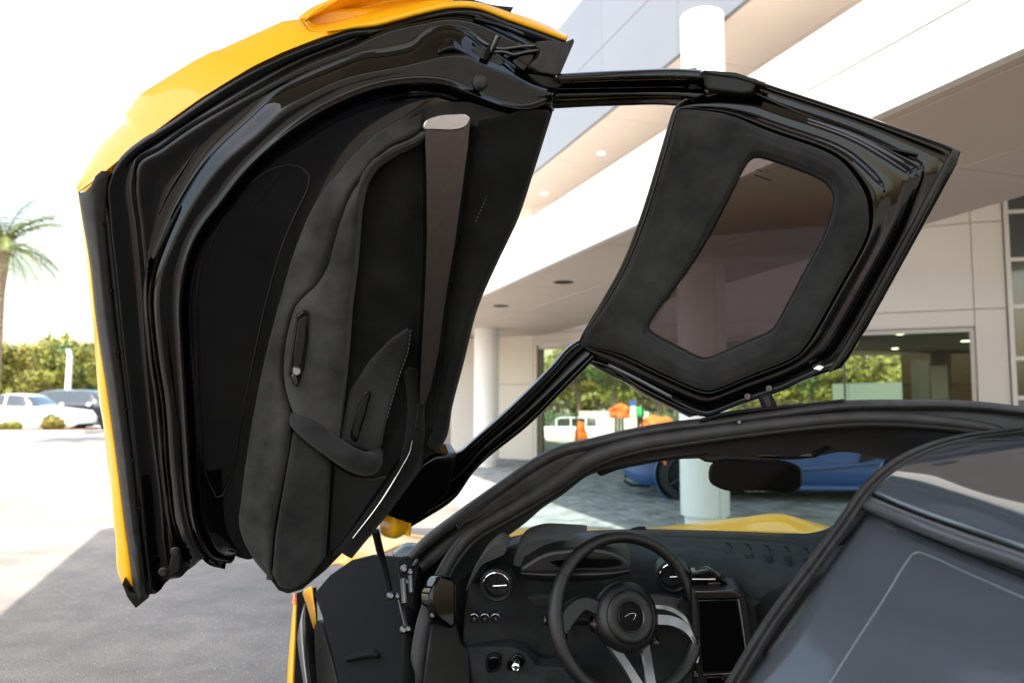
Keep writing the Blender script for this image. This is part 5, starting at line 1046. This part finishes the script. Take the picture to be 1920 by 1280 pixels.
tube('post', M['signpost'], sg, [cx(1186, 39)+[0, 0, -1.5], cx(1186, 39)+[0, 0, 1.0]], .05, 8)
for nm, m_, z0, z1 in (('panel', 'signpost', .3, .95), ('top_panel', 'bluesign', .96, 1.25)):
    p = cx(1186, 38.9); mesh(nm, [p+[-.15, 0, z0], p+[.15, 0, z0], p+[.15, .04, z0], p+[-.15, .04, z0], p+[-.15, 0, z1], p+[.15, 0, z1], p+[.15, .04, z1], p+[-.15, .04, z1]], BF, M[m_], sg, False)
cls = []
for k in range(95):
    a = R(-88+k*1.6+random.uniform(-.5, .5)); dd_ = random.uniform(105, 135); q = random.uniform(2.0, 4.9)
    cls.append((math.sin(a)*dd_, math.cos(a)*dd_, q*.75-1.0, q)); cls.append((math.sin(a+.012)*dd_, math.cos(a+.012)*dd_, q*1.6-1.0, q*.75))
tl = leaves('tree_line', M['leaf'], None, cls, [330]*len(cls), .75, 300); tl['kind'] = 'stuff'
tag(tl, 'far-off row of green trees closing the horizon beyond the car park', 'trees')
# palm
pc = cx(-8, 22.0); pr = thing('palm_tree', 'tall palm with ringed trunk and drooping fronds beside the car park', 'tree', pc)
prof = []
zz = 0
while zz < 5.75:
    r0 = .12 if zz > 1.2 else .12+.05*(1.2-zz)
    if zz > 4.4: r0 += .07*(zz-4.4)
    prof += [(r0, zz), (r0+.025, zz+.05), (r0+.02, zz+.07), (r0-.012, zz+.085)]; zz += .09
lathe('trunk', M['palmbark'], pr, pc, (0, 0, 1), prof, 18)
rgp = np.random.RandomState(3)
for k in range(36):
    a = 2*math.pi*k/36*3.1+rgp.uniform(-.2, .2); el = rgp.uniform(-.1, 1.45); ln = rgp.uniform(1.7, 2.7)
    hd_ = np.array([math.cos(a), math.sin(a), 0]); V, Fc, pts = [], [], []
    p = pc+np.array([0, 0, 5.7+.1*rgp.rand()]); ang = el
    for s_ in range(15):
        pts.append(p.copy()); p = p+(hd_*math.cos(ang)+np.array([0, 0, math.sin(ang)]))*ln/14; ang -= .07+.05*rgp.rand()
    pts = np.array(pts); sd = np.cross(hd_, [0, 0, 1])
    for s_ in range(2, 15):
        for w2 in (-1, 1):
            for e2 in (0, .5):
                b = pts[s_]*(1-e2)+pts[s_-1]*e2; ll = .5*math.sin(math.pi*min(1, (s_+1-e2)/15.5))**.7+.05
                tip = b+(sd*w2*.75+(pts[s_]-pts[s_-1])/np.linalg.norm(pts[s_]-pts[s_-1])*.6-np.array([0, 0, .25+.2*rgp.rand()]))*ll
                nn = (pts[s_]-pts[s_-1])*.16; i0 = len(V); V += [b-nn, b+nn, tip]; Fc.append((i0, i0+1, i0+2))
    fr_ = tube('frond', M['frond'], pr, pts, np.linspace(.02, .005, 15), 5)
    mesh('leaflets', V, Fc, M['frond'], fr_, False)
# white light pole, kerb and planting in front of the coupe
lp_ = thing('light_pole', 'white car park light pole in front of the trees', 'lamp post', cx(128, 36))
tube('pole', M['signpost'], lp_, [cx(128, 36), cx(130, 36)+[0, 0, 3.4]], [.15, .12], 12)
tube('arm', M['signpost'], lp_, [cx(130, 36)+[0, 0, 3.35], cx(130, 36)+[-.1, 0, 3.7]], .1, 8)
V = [np.array(q) for q in ((-28, 28.2, 0), (-15.9, 27.9, 0), (-15.9, 29.3, 0), (-28, 29.6, 0))]
isl = struct(mesh('planting_kerb', V+[v+[0, 0, .13] for v in V], [f[::-1] for f in BF], M['kerb'], None, False))
V = [np.array(q) for q in ((-27.9, 28.36, .1), (-16.05, 28.06, .1), (-16.05, 29.15, .1), (-27.9, 29.45, .1))]
struct(mesh('planting_soil', V+[v+[0, 0, .06] for v in V], [f[::-1] for f in BF], M['soil'], None, False))
gb = 'shrubs on the planted kerb'
for i, (px, rr_, mk, lb) in enumerate(((104, .38, 'leaf3', 'round yellow-green shrub in front of the coupe front wheel'), (32, .24, 'leaf', 'small thin shrub in front of the coupe rear door'), (15, .2, 'leaf', 'tiny shrub nearest the palm trunk'))):
    c = cx(px, 28.7); rt = thing('shrub', lb, 'shrub', c+[0, 0, .15], gb)
    leaves('foliage', M[mk], rt, [(c[0], c[1], .15+rr_*.6, rr_), (c[0]+rr_*.5, c[1], .15+rr_*.45, rr_*.7), (c[0]-rr_*.5, c[1], .15+rr_*.45, rr_*.7)], [900, 500, 500], .045, 90+i)
    tube('stem', M['bark'], rt, [c+[0, 0, .1], c+[0, 0, .15+rr_*.7]], .015, 6)
